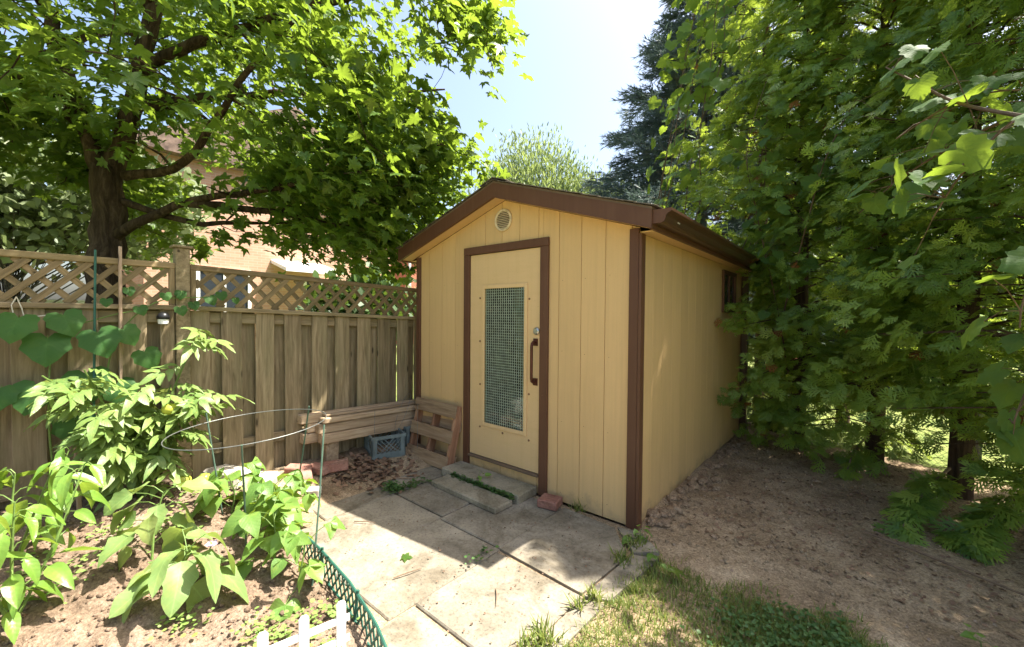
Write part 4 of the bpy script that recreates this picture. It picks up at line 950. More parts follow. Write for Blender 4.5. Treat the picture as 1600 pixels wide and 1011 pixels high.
# ------------------------------------------------------------------ cedars along the back
def cedar(base, height, rad0, nb, seed, label, low=.35, per=30, lean=(0, 0), skip=None):
    rng = np.random.default_rng(seed); t = thing('cedar_tree', base, label, 'tree', 'cedars screening the back of the yard')
    bx, by, bz = base; top = Vector((bx+lean[0], by+lean[1], height))
    tr = MB(); P, Q = interp_path([(bx, by, bz-.1), (bx+lean[0]*.2+.02, by, height*.3), (bx+lean[0]*.6, by+lean[1]*.6, height*.65), top], [.085, .062, .042, .012], .25)
    tr.tube(P, Q, 9); obj('trunk', tr.mesh('trunk', True), M_CBARK, t)
    CR = []; br = MB(); SP = []; SD = []; SN = []; SS = []; cdir = np.array([CAMP.x-bx, CAMP.y-by]); cdir = cdir/np.linalg.norm(cdir); ph = rng.random()*50
    for i in range(nb):
        z = low + (height-low)*(rng.random()**1.05); f = z/height; az = rng.random()*2*math.pi; o = np.array([math.cos(az), math.sin(az), 0.0])
        if o[:2] @ cdir < -.15 and rng.random() < .5: continue
        lump = float(vnoise(az*1.9 + ph, z*1.5, 1.0, 7)) + .6*float(vnoise(az*4.5 + ph, z*3.4, 1.0, 3))
        ln = (rad0*(1-f)**.42*(1 - .25*max(0, 1-(z-low)/.9)) + .10)*(.78 + .85*lump)*(1 if rng.random() < .82 else rng.uniform(.45, .8))
        if skip and skip(bx + o[0]*(ln+.12), by + o[1]*(ln+.12), z): continue
        b0 = np.array([bx + lean[0]*f, by + lean[1]*f, z - .12*ln]); tip = b0 + o*ln + [0, 0, .12*ln + rng.normal()*.06]; side = np.array([-o[1], o[0], 0])
        if i % 3 == 0: br.tube([b0, (b0+tip)/2 + [0, 0, .10*ln], tip], [.013, .008, .003], 4, False)
        d0 = o*.8 + np.array([0, 0, rng.uniform(-.5, .35)]) + side*rng.normal()*.4
        cr = rng.random()*.85
        for k in range(per):
            CR.append(cr + rng.random()*.14); SP.append(tip - d0*rng.uniform(0, .16) + rng.normal(size=3)*[.075, .075, .055]); SD.append(d0 + side*rng.normal()*.75 + [0, 0, rng.normal()*.4])
            SN.append(np.array([0, 0, .9]) + o*.7 + rng.normal(size=3)*.45); SS.append(rng.uniform(.08, .155))
    tag(obj('branches', br.mesh('branches'), M_CBARK, t), kind='stuff')
    # dead inner twigs
    SP = np.array(SP); fr = frames(SD, SN, SS); dead = rng.random(len(SP)) < .012
    tag(obj('crown', inst_mesh('crown', T_CED, SP[~dead], fr[~dead], M_CEDAR, None, np.array(CR)[~dead]), None, t), kind='stuff')
    tag(obj('dead_sprays', inst_mesh('dead_sprays', T_CED, SP[dead], fr[dead], M_DEAD), None, t), kind='stuff')
    return t
in_shed = lambda x, y, z: (x < .12 and y < 3.5 and z < 2.75)
cedar((0.62, 3.12, -.03), 5.8, 1.2, 640, 1, 'cedar tree standing closest to the back right corner of the shed', .12, 15, skip=in_shed)
cedar((1.30, 2.92, -.03), 5.9, 1.2, 640, 2, 'middle cedar with a slim bare lower trunk in front of the chain link', .78, 15, skip=in_shed)
cedar((1.83, 2.30, -.02), 6.5, 1.2, 640, 3, 'cedar with the thickest dark trunk right of the middle', .75, 15)
cedar((2.45, 1.72, -.02), 5.1, 1.25, 560, 4, 'cedar at the right edge whose trunk is out of the picture', .55, 14)
cedar((-0.08, 4.95, -.05), 9.2, 1.75, 640, 5, 'tall cedar behind the shed roof overgrown by yellowish grape vine', 1.6, 11, skip=in_shed)
cedar((0.30, 3.80, -.05), 2.9, .75, 330, 12, 'short young cedar filling the gap behind the back shed corner', .05, 10, skip=in_shed)
cedar((1.0, 4.5, -.08), 6.4, 1.3, 220, 6, 'tall cedar in the second row behind the chain link fence', 1.6, 10)
cedar((2.6, 3.2, -.05), 5.4, 1.2, 120, 8, 'tall cedar at far right in the second row behind the fence', 1.2, 10)
cedar((3.0, 0.95, -.02), 6.6, 1.25, 160, 9, 'unseen cedar added beyond the right edge nearest the yard', .3, 9)  # hedge carried on out of view, added to keep sky light off the side wall
cedar((3.3, 0.1, -.02), 6.6, 1.25, 160, 10, 'unseen cedar added beyond the right edge level with the lawn', .3, 9)  # second unseen cedar, added to darken the shed's side wall

# low branch lying over the dirt
def ground_branch(name, pts, label, n, seed, sz=(.12, .2)):
    rng = np.random.default_rng(seed); t = thing(name, pts[0], label, 'branch', 'low cedar branches over the dirt')
    P, Q = interp_path(pts, [.012, .009, .007, .003][:len(pts)], .06); obj('stem', MB().tube(P, Q, 6).mesh(), M_TWIG, t)
    SP = []; SD = []; SN = []
    for k in range(n):
        j = int(rng.integers(len(P)//4, len(P))); d = (P[min(j+1, len(P)-1)] - P[max(j-1, 0)]).normalized()
        sd = Vector((-d.y, d.x, 0))*rng.choice([-1, 1])
        SP.append(np.array(P[j]) + rng.normal(size=3)*[.02, .02, .015]); SD.append(np.array(d*.7 + sd*rng.uniform(.1, 1.1)) + [0, 0, rng.uniform(-.3, .25)]); SN.append(np.array([0, 0, 1.0]) + rng.normal(size=3)*.35)
    tag(obj('foliage', inst_mesh('foliage', T_CED, SP, frames(SD, SN, rng.uniform(sz[0], sz[1], n)), M_CEDAR), None, t), kind='stuff')
ground_branch('cedar_branch', [(1.75, 2.15, .25), (1.62, 1.75, .22), (1.5, 1.4, .14), (1.42, 1.12, .06)], 'low cedar branch sprawling on the dirt below the thick trunk', 70, 31)
ground_branch('cedar_branch', [(2.2, 1.85, .35), (2.0, 1.6, .26), (1.85, 1.35, .16), (1.72, 1.12, .08)], 'low cedar branch sprawling on the dirt nearer the right edge', 75, 32)
ground_branch('cedar_branch', [(1.25, 2.75, .3), (1.15, 2.4, .2), (1.1, 2.1, .08)], 'small cedar shoot over the dirt beside the slim trunk', 26, 33, (.09, .15))
ground_branch('cedar_branch', [(2.5, 1.6, .5), (2.3, 1.35, .35), (2.15, 1.15, .2)], 'low cedar branch hanging at the right edge of the picture', 60, 34)

# ------------------------------------------------------------------ grape vines
GL = [tmesh(t, M_GRAPE, 'grape_leaf') for t in T_GRAPE]
def vine(label, stems, n, sz, seed, spread=.1, group=None, face=None):
    rng = np.random.default_rng(seed); t = thing('grape_vine', stems[0][0], label, 'vine')
    mb = MB(); allp = []
    for s in stems:
        P, Q = interp_path(s, list(np.linspace(.009, .003, len(s))), .06); mb.tube(P, Q, 6); allp.append(P)
    wts = np.array([len(p) for p in allp], float); wts /= wts.sum()
    for k in range(n):
        P = allp[rng.choice(len(allp), p=wts)]; j = int(rng.integers(max(1, int(len(P)*.25)), len(P))); p = P[j]
        off = Vector(rng.normal(size=3)*[spread, spread, spread*.8]); b = p + off
        mb.tube([p, (p+b)/2 + Vector((0, 0, .02)), b], [.003, .002, .0018], 4, False)
        out = face if face is not None else np.array([-.5, -.7, 0])
        d = np.array([0, 0, -.55]) + out*.55 + rng.normal(size=3)*.55; nr = np.array([0, 0, .75]) + out*.5 + rng.normal(size=3)*.45
        leaf(t, GL[int(rng.integers(3))], b, d, nr, rng.uniform(*sz))
    obj('stems', mb.mesh('stems'), M_STEMB, t); return t
vine('grape vine with large leaves hanging close at the upper right',
     [[(2.35, .75, 0), (2.3, .7, 1.2), (2.1, .55, 2.1), (1.85, .35, 2.5), (1.55, .2, 2.55), (1.3, .3, 2.45)],
      [(2.1, .55, 2.1), (1.85, .15, 2.35), (1.65, -.15, 2.3), (1.5, -.15, 2.12), (1.42, .0, 1.95)],
      [(2.3, .7, 1.2), (2.0, .2, 1.6), (1.78, -.15, 1.75), (1.66, -.25, 1.6), (1.64, -.28, 1.45)],
      [(1.85, .35, 2.5), (1.6, .5, 2.45), (1.35, .75, 2.35), (1.15, .95, 2.2)], [(1.65, -.15, 2.3), (1.5, .1, 2.5), (1.35, .2, 2.7), (1.25, .3, 2.85)], [(2.3, .7, 1.2), (2.0, .5, 1.3), (1.8, .3, 1.2), (1.72, .2, 1.0)]], 135, (.10, .165), 41, .11)
# vine covering the tall cedar behind the shed
rng = np.random.default_rng(42); stems = []
for k in range(9):
    a0 = R(rng.uniform(165, 300)); s = []
    for f in np.linspace(.2, .95, 7):
        r = 1.8*(1-f)**.55 + .2; a = a0 + rng.normal()*.12 + f*.3
        s.append((-0.08 + r*math.cos(a), 4.95 + r*math.sin(a), .2 + 8.6*f))
    stems.append([tuple(map(float, p)) for p in s])
vine('grape vine with yellowish leaves climbing the tall cedar behind the shed', stems, 299, (.14, .25), 43, .2, face=np.array([-.55, -.6, 0]))
stems = [[(.62, 3.1, .1), (.5, 2.6, 1.4), (.3, 2.3, 2.6), (.2, 2.3, 3.3), (.35, 2.5, 4.1)], [(.5, 2.6, 1.4), (.75, 2.2, 2.4), (.9, 2.1, 3.0), (1.1, 2.0, 3.4)]]
vine('grape vine threading through the cedar beside the shed gutter', stems, 70, (.10, .16), 44, .14, face=np.array([-.4, -.75, 0]))

# ------------------------------------------------------------------ background trees
def spruce(base, height, slope, seed, label):
    rng = np.random.default_rng(seed); t = thing('spruce_tree', base, label, 'tree')
    bx, by, bz = base; obj('trunk', MB().tube([(bx, by, bz-.1), (bx, by, height*.5), (bx, by, height)], [.2, .11, .02], 9).mesh(), M_GBARK, t)
    tuft = ([], [], [])
    rr = random.Random(5)
    for k in range(11):
        a = rr.uniform(0, 6.28); y0 = rr.uniform(0, .75); l = rr.uniform(.3, .5); n = len(tuft[0])
        dx, dz = math.cos(a), math.sin(a)
        tuft[0].extend([(-.02*dz, y0-.03, .02*dx), (.02*dz, y0+.03, -.02*dx), (dx*l*.6, y0+l*.75, dz*l*.6)]); tuft[1].append((n, n+1, n+2)); tuft[2].extend([(0, 0)]*3)
    n = len(tuft[0]); tuft[0].extend([(-.05, 0, 0), (.05, 0, 0), (0, 1.1, .0)]); tuft[1].append((n, n+1, n+2)); tuft[2].extend([(0, 0)]*3)
    br = MB(); SP = []; SD = []; SS = []
    z = 1.0
    while z < height - .2:
        nb = 8
        for q in range(nb):
            az = rng.random()*6.28; ln = (height-z)*slope*rng.uniform(.7, 1.08) + .15; o = np.array([math.cos(az), math.sin(az), 0]); side = np.array([-o[1], o[0], 0])
            b0 = np.array([bx, by, z + rng.uniform(-.15, .15)]); p1 = b0 + o*ln*.5 + [0, 0, -.05*ln]; p2 = b0 + o*ln + [0, 0, -.12*ln + .05]
            br.tube([b0, p1, p2], [.03, .018, .006], 4, False)
            for k in range(int(26 + ln*48)):
                s = rng.uniform(.2, 1); p = b0*(1-s)**2 + 2*p1*s*(1-s) + p2*s*s; fan = rng.normal()*.6
                SP.append(p + side*fan*.28*ln*(1.15-s) + [0, 0, rng.uniform(-.10, .06)*(1+ln*.3)]); SD.append(o + side*fan*1.2 + [0, 0, rng.uniform(-.55, .35)]); SS.append(rng.uniform(.22, .42))
        z += .33
    obj('branches', br.mesh(), M_GBARK, t); SP = np.array(SP)
    tag(obj('crown', inst_mesh('crown', [tuft], SP, frames(SD, rand_unit(len(SP)), SS), M_SPRUCE), None, t), kind='stuff'); return t
spruce((-2.15, 9.0, -.1), 12.2, .42, 51, 'blue grey spruce tree rising behind the shed')
QUAD = ([(-.5, 0, 0), (.5, 0, 0), (.42, .6, .06), (0, 1, 0), (-.42, .6, .06)], [(0, 1, 2, 3, 4)], [(0, 0)]*5)
NARR = ([(-.10, 0, 0), (.10, 0, 0), (.12, .5, .05), (0, 1, 0), (-.12, .5, .05)], [(0, 1, 2, 3, 4)], [(0, 0)]*5)
def leafy(name, base, height, lobes, n, sz, mat, seed, label, cat='tree', tmpl=QUAD, up=.2, bark=M_GBARK, tr=.14, clump=18, group=None):
    rng = np.random.default_rng(seed); t = thing(name, base, label, cat, group); bx, by, bz = base
    mb = MB(); mb.tube([(bx, by, bz-.1), (bx+.03, by, bz+height*.35), (bx, by+.05, bz+height*.75)], [tr, tr*.75, tr*.25], 8)
    SP = []; SD = []; SN = []; vol = np.array([r[0]*r[1]*r[2] for c, r in lobes]); vol = vol/vol.sum()
    for i in range(n//clump):
        c, r = lobes[rng.choice(len(lobes), p=vol)]; u = rng.normal(size=3); u /= np.linalg.norm(u); p = np.array(c) + u*np.array(r)*rng.random()**.35
        if i % 4 == 0:
            s0 = np.array([bx, by, bz + height*rng.uniform(.25, .6)]); mb.tube([s0, (s0+p)/2 + [0, 0, .1], p], [tr*.25, tr*.15, tr*.05], 4, False)
        o = p - np.array([bx, by, bz + height*.4]); o = o/np.linalg.norm(o)
        sp = rng.normal(size=(clump, 3))*np.array(r).mean()*.17
        SP.append(p + sp); SD.append(o*.6 + rng.normal(size=(clump, 3))*.6 + [0, 0, up]); SN.append(o*.5 + rng.normal(size=(clump, 3))*.6 + [0, 0, .6])
    obj('trunk', mb.mesh('trunk'), bark, t); SP = np.concatenate(SP); m = len(SP)
    tag(obj('crown', inst_mesh('crown', [tmpl], SP, frames(np.concatenate(SD), np.concatenate(SN), rng.uniform(sz[0], sz[1], m)), mat), None, t), kind='stuff'); return t
leafy('willow_tree', (-10.3, 12.2, -.1), 9.6, [((-10.3, 12.2, 7.2), (2.0, 2.0, 2.3)), ((-11.6, 11.2, 6.2), (1.6, 1.6, 1.8)), ((-8.9, 13.3, 6.3), (1.7, 1.7, 1.7))], 15000, (.15, .28), M_WILLOW, 61, 'pale green willow like tree behind the shed ridge', tmpl=NARR, up=.9)
leafy('willow_tree', (-6.9, 13.8, -.1), 7.4, [((-6.9, 13.8, 5.6), (1.9, 1.9, 1.6)), ((-5.6, 14.3, 5.0), (1.4, 1.4, 1.4))], 9000, (.14, .26), M_WILLOW, 62, 'lower pale green tree between the willow and the blue spruce', tmpl=NARR, up=.7)
leafy('leafy_shrub', (-8.6, -2.9, -.1), 4.2, [((-8.6, -2.1, 3.2), (1.1, 1.6, .95)), ((-8.7, -3.7, 3.35), (1.2, 1.4, 1.05))], 9000, (.08, .15), M_SHRUB, 63, 'silvery leaved shrub behind the fence left of the maple trunk', 'shrub', tr=.06)
leafy('leafy_shrub', (-6.4, 1.6, -.1), 2.2, [((-6.4, 1.6, 1.5), (.9, .9, .8))], 2500, (.09, .16), M_HEDGE, 64, 'dark green shrub in front of the pale brick house', 'shrub', tr=.05)
leafy('leafy_shrub', (-8.3, 5.3, -.1), 3.2, [((-8.3, 5.3, 2.0), (.8, .8, 1.2))], 3000, (.1, .18), M_SHRUB, 65, 'bright green shrub beside the red brick house', 'shrub', tr=.05)
for i, (x, y, hh, lab) in enumerate(((1.5, 10.5, 4.2, 'dense dark shrub at the back of the lawn beyond the chain link, left one'), (4.6, 9.3, 4.6, 'dense dark shrub at the back of the lawn beyond the chain link, right one'), (7.6, 7.6, 4.4, 'dense dark shrub beyond the chain link outside the right edge'))):
    leafy('leafy_shrub', (x, y, -.1), hh, [((x, y, hh*.5), (1.8, 1.4, hh*.5))], 6000, (.12, .22), M_HEDGE, 70+i, lab, 'shrub', tr=.08, group='shrubs beyond the chain link fence')

# ------------------------------------------------------------------ houses and deck behind the fence
def house(name, base, x0, x1, y0, y1, hz, mat, roofmat, label, ridge_axis, rise, wins, face='x'):
    t = thing(name, base, label, 'house')
    obj('wall', MB().box(x0, x1, y0, y1, -.1, hz).mesh(), mat, t)
    if ridge_axis == 'y':
        c = (x0+x1)/2; pr = [(x0-.4, y0-.3, hz), (x1+.4, y0-.3, hz), (x1+.4, y0-.3, hz+.15), (c, y0-.3, hz+rise), (x0-.4, y0-.3, hz+.15)]; m = MB().prism(pr, (0, y1-y0+.6, 0))
    else:
        c = (y0+y1)/2; pr = [(x0-.3, y0-.4, hz+.001), (x0-.3, y1+.4, hz+.001), (x0-.3, y1+.4, hz+.15), (x0-.3, c, hz+rise), (x0-.3, y0-.4, hz+.15)]; m = MB().prism(pr, (x1-x0+.6, 0, 0))
    obj('roof', m.mesh(), roofmat, t)
    for (ya, yb, za, zb) in wins:
        f = MB().box(x1-.02, x1+.05, ya-.08, ya, za-.08, zb+.08).box(x1-.02, x1+.05, yb, yb+.08, za-.08, zb+.08).box(x1-.02, x1+.05, ya, yb, za-.08, za).box(x1-.02, x1+.05, ya, yb, zb, zb+.08).box(x1-.02, x1+.04, (ya+yb)/2-.03, (ya+yb)/2+.03, za, zb)
        wo = obj('window', f.mesh(), M_WHITE, t); obj('pane', MB().box(x1+.001, x1+.012, ya, yb, za, zb).mesh(), M_PANE, wo); obj('sill', MB().box(x1+.001, x1+.10, ya-.12, yb+.12, za-.14, za-.0801).mesh(), M_STONE, wo)
    return t
hA = house('brick_house', (-14, 2.5, -.1), -19, -12.0, -0.9, 5.9, 5.4, M_PINKB, M_ROOF, 'pale pinkish brick house seen through the maple behind the fence', 'x', 2.2, [(2.9, 3.9, 1.3, 2.5), (4.3, 5.2, 1.0, 2.5), (.2, 1.3, 1.4, 2.6)])
obj('awning', MB().prism([(-12.0, 1.9, 2.95), (-10.9, 1.9, 2.65), (-10.9, 1.9, 2.75), (-12.0, 1.9, 3.05)], (0, 1.5, 0)).mesh(), M_WHITE, hA)
hB = house('brick_house', (-17, 14, -.1), -24, -16.8, 10.1, 17.5, 5.0, M_REDB, M_ROOF, 'red brick house visible between the fence and the shed', 'y', .9, [(13.2, 14.2, 1.4, 2.6)])
obj('downpipe', MB().box(-16.798, -16.7, 10.12, 10.22, 0, 5.0).mesh(), M_WHITE, hB)
hC = house('stucco_house', (-14, -8, -.1), -22, -13.2, -14, -3.4, 3.0, M_STUC, M_ROOF, 'beige stucco house behind the deck railing at the far left', 'y', 2.0, [(-5.6, -4.6, .9, 2.1), (-9, -7.6, .9, 2.1)])
dk = thing('deck', (-9.5, -3.4, -.1), 'raised neighbour deck with white railing behind the left lattice', 'deck')
for k in range(9): block('deck_board', -10.6+k*.142, -10.6+k*.142+.136, -5.6, -1.6, .72, .755, M_STAKE, dk, .003)
for x, y in ((-9.4, -5.5), (-9.4, -3.6), (-9.4, -1.7), (-10.5, -1.7)): block('post', x-.05, x+.05, y-.05, y+.05, -.1, 1.72, M_WHITE, dk, .005)
for z in (.86, 1.66): block('rail', -9.43, -9.37, -5.45, -1.75, z-.03, z+.03, M_WHITE, dk, .004)
k = 0
for i in range(33):
    y = -5.38 + i*.112
    if min(abs(y-q) for q in (-5.5, -3.6, -1.7)) < .07: continue
    block('baluster', -9.415, -9.385, y-.016, y+.016, .891, 1.629, M_WHITE, dk, .002)
ch = thing('deck_chair', (-9.9, -3.0, .755), 'orange brown chair on the neighbour deck', 'chair')
block('seat', -10.15, -9.75, -3.25, -2.8, 1.16, 1.2, M_ORANGE, ch); block('backrest', -10.2, -10.16, -3.25, -2.8, 1.22, 1.8, M_ORANGE, ch)
for x in (-10.12, -9.78):
    for y in (-3.22, -2.83): block('leg', x-.02, x+.02, y-.02, y+.02, .756, 1.159, M_TWIG, ch, .002)

# ------------------------------------------------------------------ chain link fence
cf = thing('chain_link_fence', (1.6, float(chain_y(1.6)), 0), 'galvanised chain link fence running behind the cedar trunks', 'fence')
def cpt(s, z, o=0.0): x = -.2 + s*.922; return Vector((x, 3.62 - .42*(x-1.0) + o, z))
cm = MB(); CH, pit = 1.15, .062; LNG = 4.2; rows = int(CH/pit)
for k in range(int(LNG/pit)):
    pts = []
    for r in range(rows*2+1):
        s = k*pit + (pit/2 if r % 2 else 0); pts.append(cpt(s, -.06 + r*pit/2, .003 if r % 2 else -.003))
    cm.tube(pts, .0022, 3, False)
    pts = []
    for r in range(rows*2+1):
        s = k*pit - (pit/2 if r % 2 else 0); pts.append(cpt(s, -.06 + r*pit/2, .003 if r % 2 else -.003))
    cm.tube(pts, .0022, 3, False)
tag(obj('mesh', cm.mesh(), M_GALV, cf), kind='stuff')
obj('top_rail', MB().tube([cpt(0, 1.13), cpt(LNG, 1.13)], .019, 8).mesh(), M_GALV, cf)
for s in (.05, 2.45, 4.2): obj('post', MB().tube([cpt(s, -.15), cpt(s, 1.2)], .026, 10).mesh(), M_GALV, cf)

# ------------------------------------------------------------------ garden plants
def herb(name, label, cat, base, height, n, Lr, meshes, seed, pet=.06, lean=(0, 0), droop=(-.1, .5), tri=0, stem_r=.007, zlo=.25, group=None, azr=None, nrj=.3, branches=1, mat=M_STEM, spread=.08):
    rng = np.random.default_rng(seed); t = thing(name, base, label, cat, group); b = Vector(base); mb = MB(); tips = []
    for q in range(branches):
        a = rng.random()*6.28; s = spread*(q > 0) + .02; tip = b + Vector((lean[0] + math.cos(a)*s*2, lean[1] + math.sin(a)*s*2, height*rng.uniform(.8, 1.0)))
        mid = (b+tip)/2 + Vector((rng.normal()*.02, rng.normal()*.02, 0)); P, Q = interp_path([b - Vector((0, 0, .04)), mid, tip], [stem_r, stem_r*.8, stem_r*.4], .04); mb.tube(P, Q, 6); tips.append(P)
    az = rng.random()*6.28
    for k in range(n):
        P = tips[k % branches]; f = zlo + (1-zlo)*((k+.5)/n)**.9; p = P[min(len(P)-1, int(f*len(P)))]; az += 2.4 + rng.normal()*.3
        if azr and not (azr(az)): az += 1.5
        pl = pet*rng.uniform(.6, 1.4); e = rng.uniform(.1, .8); o = Vector((math.cos(az), math.sin(az), 0)); q = p + o*pl*math.cos(e) + Vector((0, 0, pl*math.sin(e)))
        mb.tube([p, (p+q)/2 + Vector((0, 0, .012)), q], [stem_r*.4, stem_r*.33, stem_r*.3], 4, False)
        L = rng.uniform(*Lr)*(1 - .35*max(0, f-.6)); dr = rng.uniform(*droop)
        for tq in range(3 if tri else 1):
            a2 = az + (0, 1.5, -1.5)[tq]; o2 = np.array([math.cos(a2), math.sin(a2), -dr + rng.normal()*.12]); nr = np.array([0, 0, 1.0]) + rng.normal(size=3)*nrj + np.array([o2[0], o2[1], 0])*dr*.5
            leaf(t, meshes[int(rng.integers(len(meshes)))], q, o2, nr, L*(1 if tq == 0 else .88))
    obj('stem', mb.mesh('stem'), mat, t); return t
EG = [tmesh(t, M_EGGL, 'eggplant_leaf') for t in T_EGG]; PG = [tmesh(t, M_PEPL, 'pepper_leaf') for t in T_PEP]; BG = [tmesh(t, M_BEANL, 'bean_leaf') for t in T_BEAN]
CG = [tmesh(t, M_CUCL, 'cucumber_leaf') for t in T_CUC]; TG = [tmesh(t, M_TOML, 'tomato_leaf') for t in T_TOM]
gb = lambda x, y: (x, y, h1(x, y))
herb('eggplant', 'eggplant with broad pale leaves and a pale purple flower in the bed', 'plant', gb(-1.36, -2.25), .28, 15, (.15, .225), EG, 201, .09, (.03, 0), (-.1, .6), group='eggplants in the bed')
herb('eggplant', 'taller eggplant with drooping broad leaves left of the flowering one', 'plant', gb(-1.66, -2.33), .36, 14, (.14, .215), EG, 202, .10, (-.05, .03), (-.1, .6), group='eggplants in the bed')
fl = thing('eggplant_flower', (-1.30, -2.20, .38), 'pale purple star shaped flower among the eggplant leaves', 'flower')
pet = ([(-.3, 0, 0), (.3, 0, 0), (.38, .5, .12), (0, 1, .1), (-.38, .5, .12)], [(0, 1, 2, 3, 4)], [(0, 0)]*5); pm = tmesh(pet, M_FLOW, 'petal')
FP = Vector((-1.22, -2.17, h1(-1.22, -2.17)+.30))
WM[fl.name] = Matrix.Translation(FP); fl.matrix_basis = Matrix.Translation(FP)
for k in range(6): leaf(fl, pm, FP, (math.cos(k*1.047)+.2, math.sin(k*1.047)-.3, .1), (.4, -.6, .7), .03, 'petal')
obj('center', MB().tube([FP, FP + Vector((.004, -.008, .015))], [.006, .003], 6).mesh(), M_TOM, fl)
obj('stalk', MB().tube([FP, FP + Vector((-.05, .0, -.05)), FP + Vector((-.10, -.05, -.16))], [.003, .003, .004], 5).mesh(), M_STEM, fl)
for i, (x, y, hh, n, lab) in enumerate(((-1.93, -1.90, .28, 9, 'bean plant at the back left inside the wire hoop'), (-1.55, -1.80, .38, 13, 'tallest bean plant in the middle of the wire hoop'), (-1.82, -1.56, .26, 8, 'bean plant behind the hoop next to the concrete blocks'), (-1.30, -1.86, .34, 11, 'bean plant at the front leg of the hoop with large leaves'), (-1.08, -1.84, .26, 7, 'small bean plant leaning over the green edging'))):
    herb('bean_plant', lab, 'plant', gb(x, y), hh, n, (.10, .165), BG, 210+i, .11, (random.uniform(-.06, .06), .02), (.0, .7), 1, .006, .2, 'bean plants in the wire hoop')
herb('pepper_plant', 'pepper plant with glossy pointed leaves at the lower left edge', 'plant', gb(-1.62, -2.80), .62, 42, (.11, .19), PG, 220, .06, (.0, .04), (.1, .9), branches=3, spread=.09, zlo=.2, group='pepper plants at the left edge')
herb('pepper_plant', 'taller pepper plant behind the first at the left edge', 'plant', gb(-2.06, -2.80), .5, 26, (.11, .19), PG, 221, .06, (.02, 0), (.1, .9), branches=3, spread=.09, zlo=.25, group='pepper plants at the left edge')
# tomato
rng = np.random.default_rng(230); TB = Vector(gb(-2.40, -2.27)); tom = thing('tomato_plant', TB, 'bushy tomato plant with green tomatoes in front of the fence', 'plant'); mb = MB()
for q in range(12):
    tgt = TB + Vector((rng.uniform(-.12, .30), rng.uniform(-.38, .30), rng.uniform(.35, .9)))
    if q == 0: tgt = TB + Vector((.0, .32, 1.08))
    if q == 1: tgt = TB + Vector((.1, -.42, .85))
    mid = (TB + tgt)/2 + Vector((rng.normal()*.05, rng.normal()*.05, .08)); P, Q = interp_path([TB - Vector((0, 0, .03)), mid, tgt], [.011, .008, .004], .04); mb.tube(P, Q, 6)
    for k in range(16):
        p = P[int(len(P)*rng.uniform(.3, .999))]; az = rng.random()*6.28; o = np.array([math.cos(az) + .25, math.sin(az), rng.uniform(-.2, .5)])
        leaf(tom, TG[int(rng.integers(3))], p, o, np.array([.3, .2, 1.0]) + rng.normal(size=3)*.3, rng.uniform(.17, .30))
obj('stem', mb.mesh('stem'), M_STEM, tom)
def sphere(name, c, r, mat, parent, sq=.85):
    bm = bmesh.new(); bmesh.ops.create_uvsphere(bm, u_segments=18, v_segments=12, radius=r)
    for v in bm.verts:
        a = math.atan2(v.co.y, v.co.x); v.co.z *= sq; f = 1 + .04*math.cos(5*a); v.co.x *= f; v.co.y *= f
        if v.co.z > r*.5: v.co.z -= (1 - min(1, math.hypot(v.co.x, v.co.y)/(r*.5)))*r*.15
    me = bpy.data.meshes.new(name); bm.to_mesh(me); bm.free(); me.shade_smooth(); return obj(name, me, mat, parent, Matrix.Translation(c))
for c, r in (((-2.17, -2.16, .87), .042), ((-2.15, -2.10, .40), .045), ((-2.13, -1.99, .385), .038)):
    f = sphere('tomato', c, r, M_TOM, tom)
    for k in range(5):
        a = k*1.257; leaf(f, tmesh(NARR, M_STEM, 'sepal') if k == 0 else _sep, (c[0], c[1], c[2] + r*.68), (math.cos(a), math.sin(a), .15), (0, 0, 1), r*.9, 'sepal')
        if k == 0: _sep = f.children[0].data if len(f.children) else tmesh(NARR, M_STEM, 'sepal')
# cucumber vine on the fence
rng = np.random.default_rng(240); cuc = thing('cucumber_vine', (-2.62, -2.6, .25), 'cucumber vine with big dark leaves climbing the left fence', 'vine'); mb = MB()
for s in ([(-2.60, -2.62, .2), (-2.62, -2.66, .8), (-2.66, -2.62, 1.3), (-2.68, -2.40, 1.45), (-2.69, -2.2, 1.5)], [(-2.60, -2.62, .2), (-2.63, -2.45, .8), (-2.66, -2.35, 1.3), (-2.68, -2.15, 1.55), (-2.69, -1.9, 1.6), (-2.69, -1.7, 1.6)]):
    P, Q = interp_path(s, list(np.linspace(.006, .003, len(s))), .05); mb.tube(P, Q, 6)
cl_ = [(-2.77, 1.40, .20, -.3), (-2.60, 1.42, .19, .3), (-2.66, 1.27, .23, -.1), (-2.45, 1.30, .22, .2), (-2.33, 1.33, .16, .5), (-2.50, 1.03, .24, .1), (-2.70, .98, .22, -.4), (-2.22, 1.17, .17, .4), (-2.84, .99, .2, -.5), (-2.36, .95, .2, .4), (-2.55, .75, .22, 0), (-2.30, .72, .18, .3),
       (-2.24, 1.50, .085, .3), (-2.10, 1.60, .075, .1), (-2.0, 1.62, .08, -.2), (-2.02, 1.50, .085, .2), (-1.93, 1.54, .08, .1), (-1.84, 1.58, .09, .4), (-1.76, 1.62, .085, .1), (-2.29, 1.63, .075, .2), (-2.40, 1.55, .07, -.1), (-1.66, 1.585, .06, .2)]
for y, z, s, tw_ in cl_:
    x = -2.60 + rng.normal()*.03; b = Vector((x-.02, y, z + s*.3)); mb.tube([(-2.675, y+.02, z-.02), (-2.64, y, z+s*.2), b], .0028, 4, False)
    leaf(cuc, CG[int(rng.integers(2))], b, (.42, tw_*.8, -.75), (.8, -.15, .55 + rng.normal()*.15), s*.86)
obj('stem', mb.mesh('stem'), M_STEM, cuc)

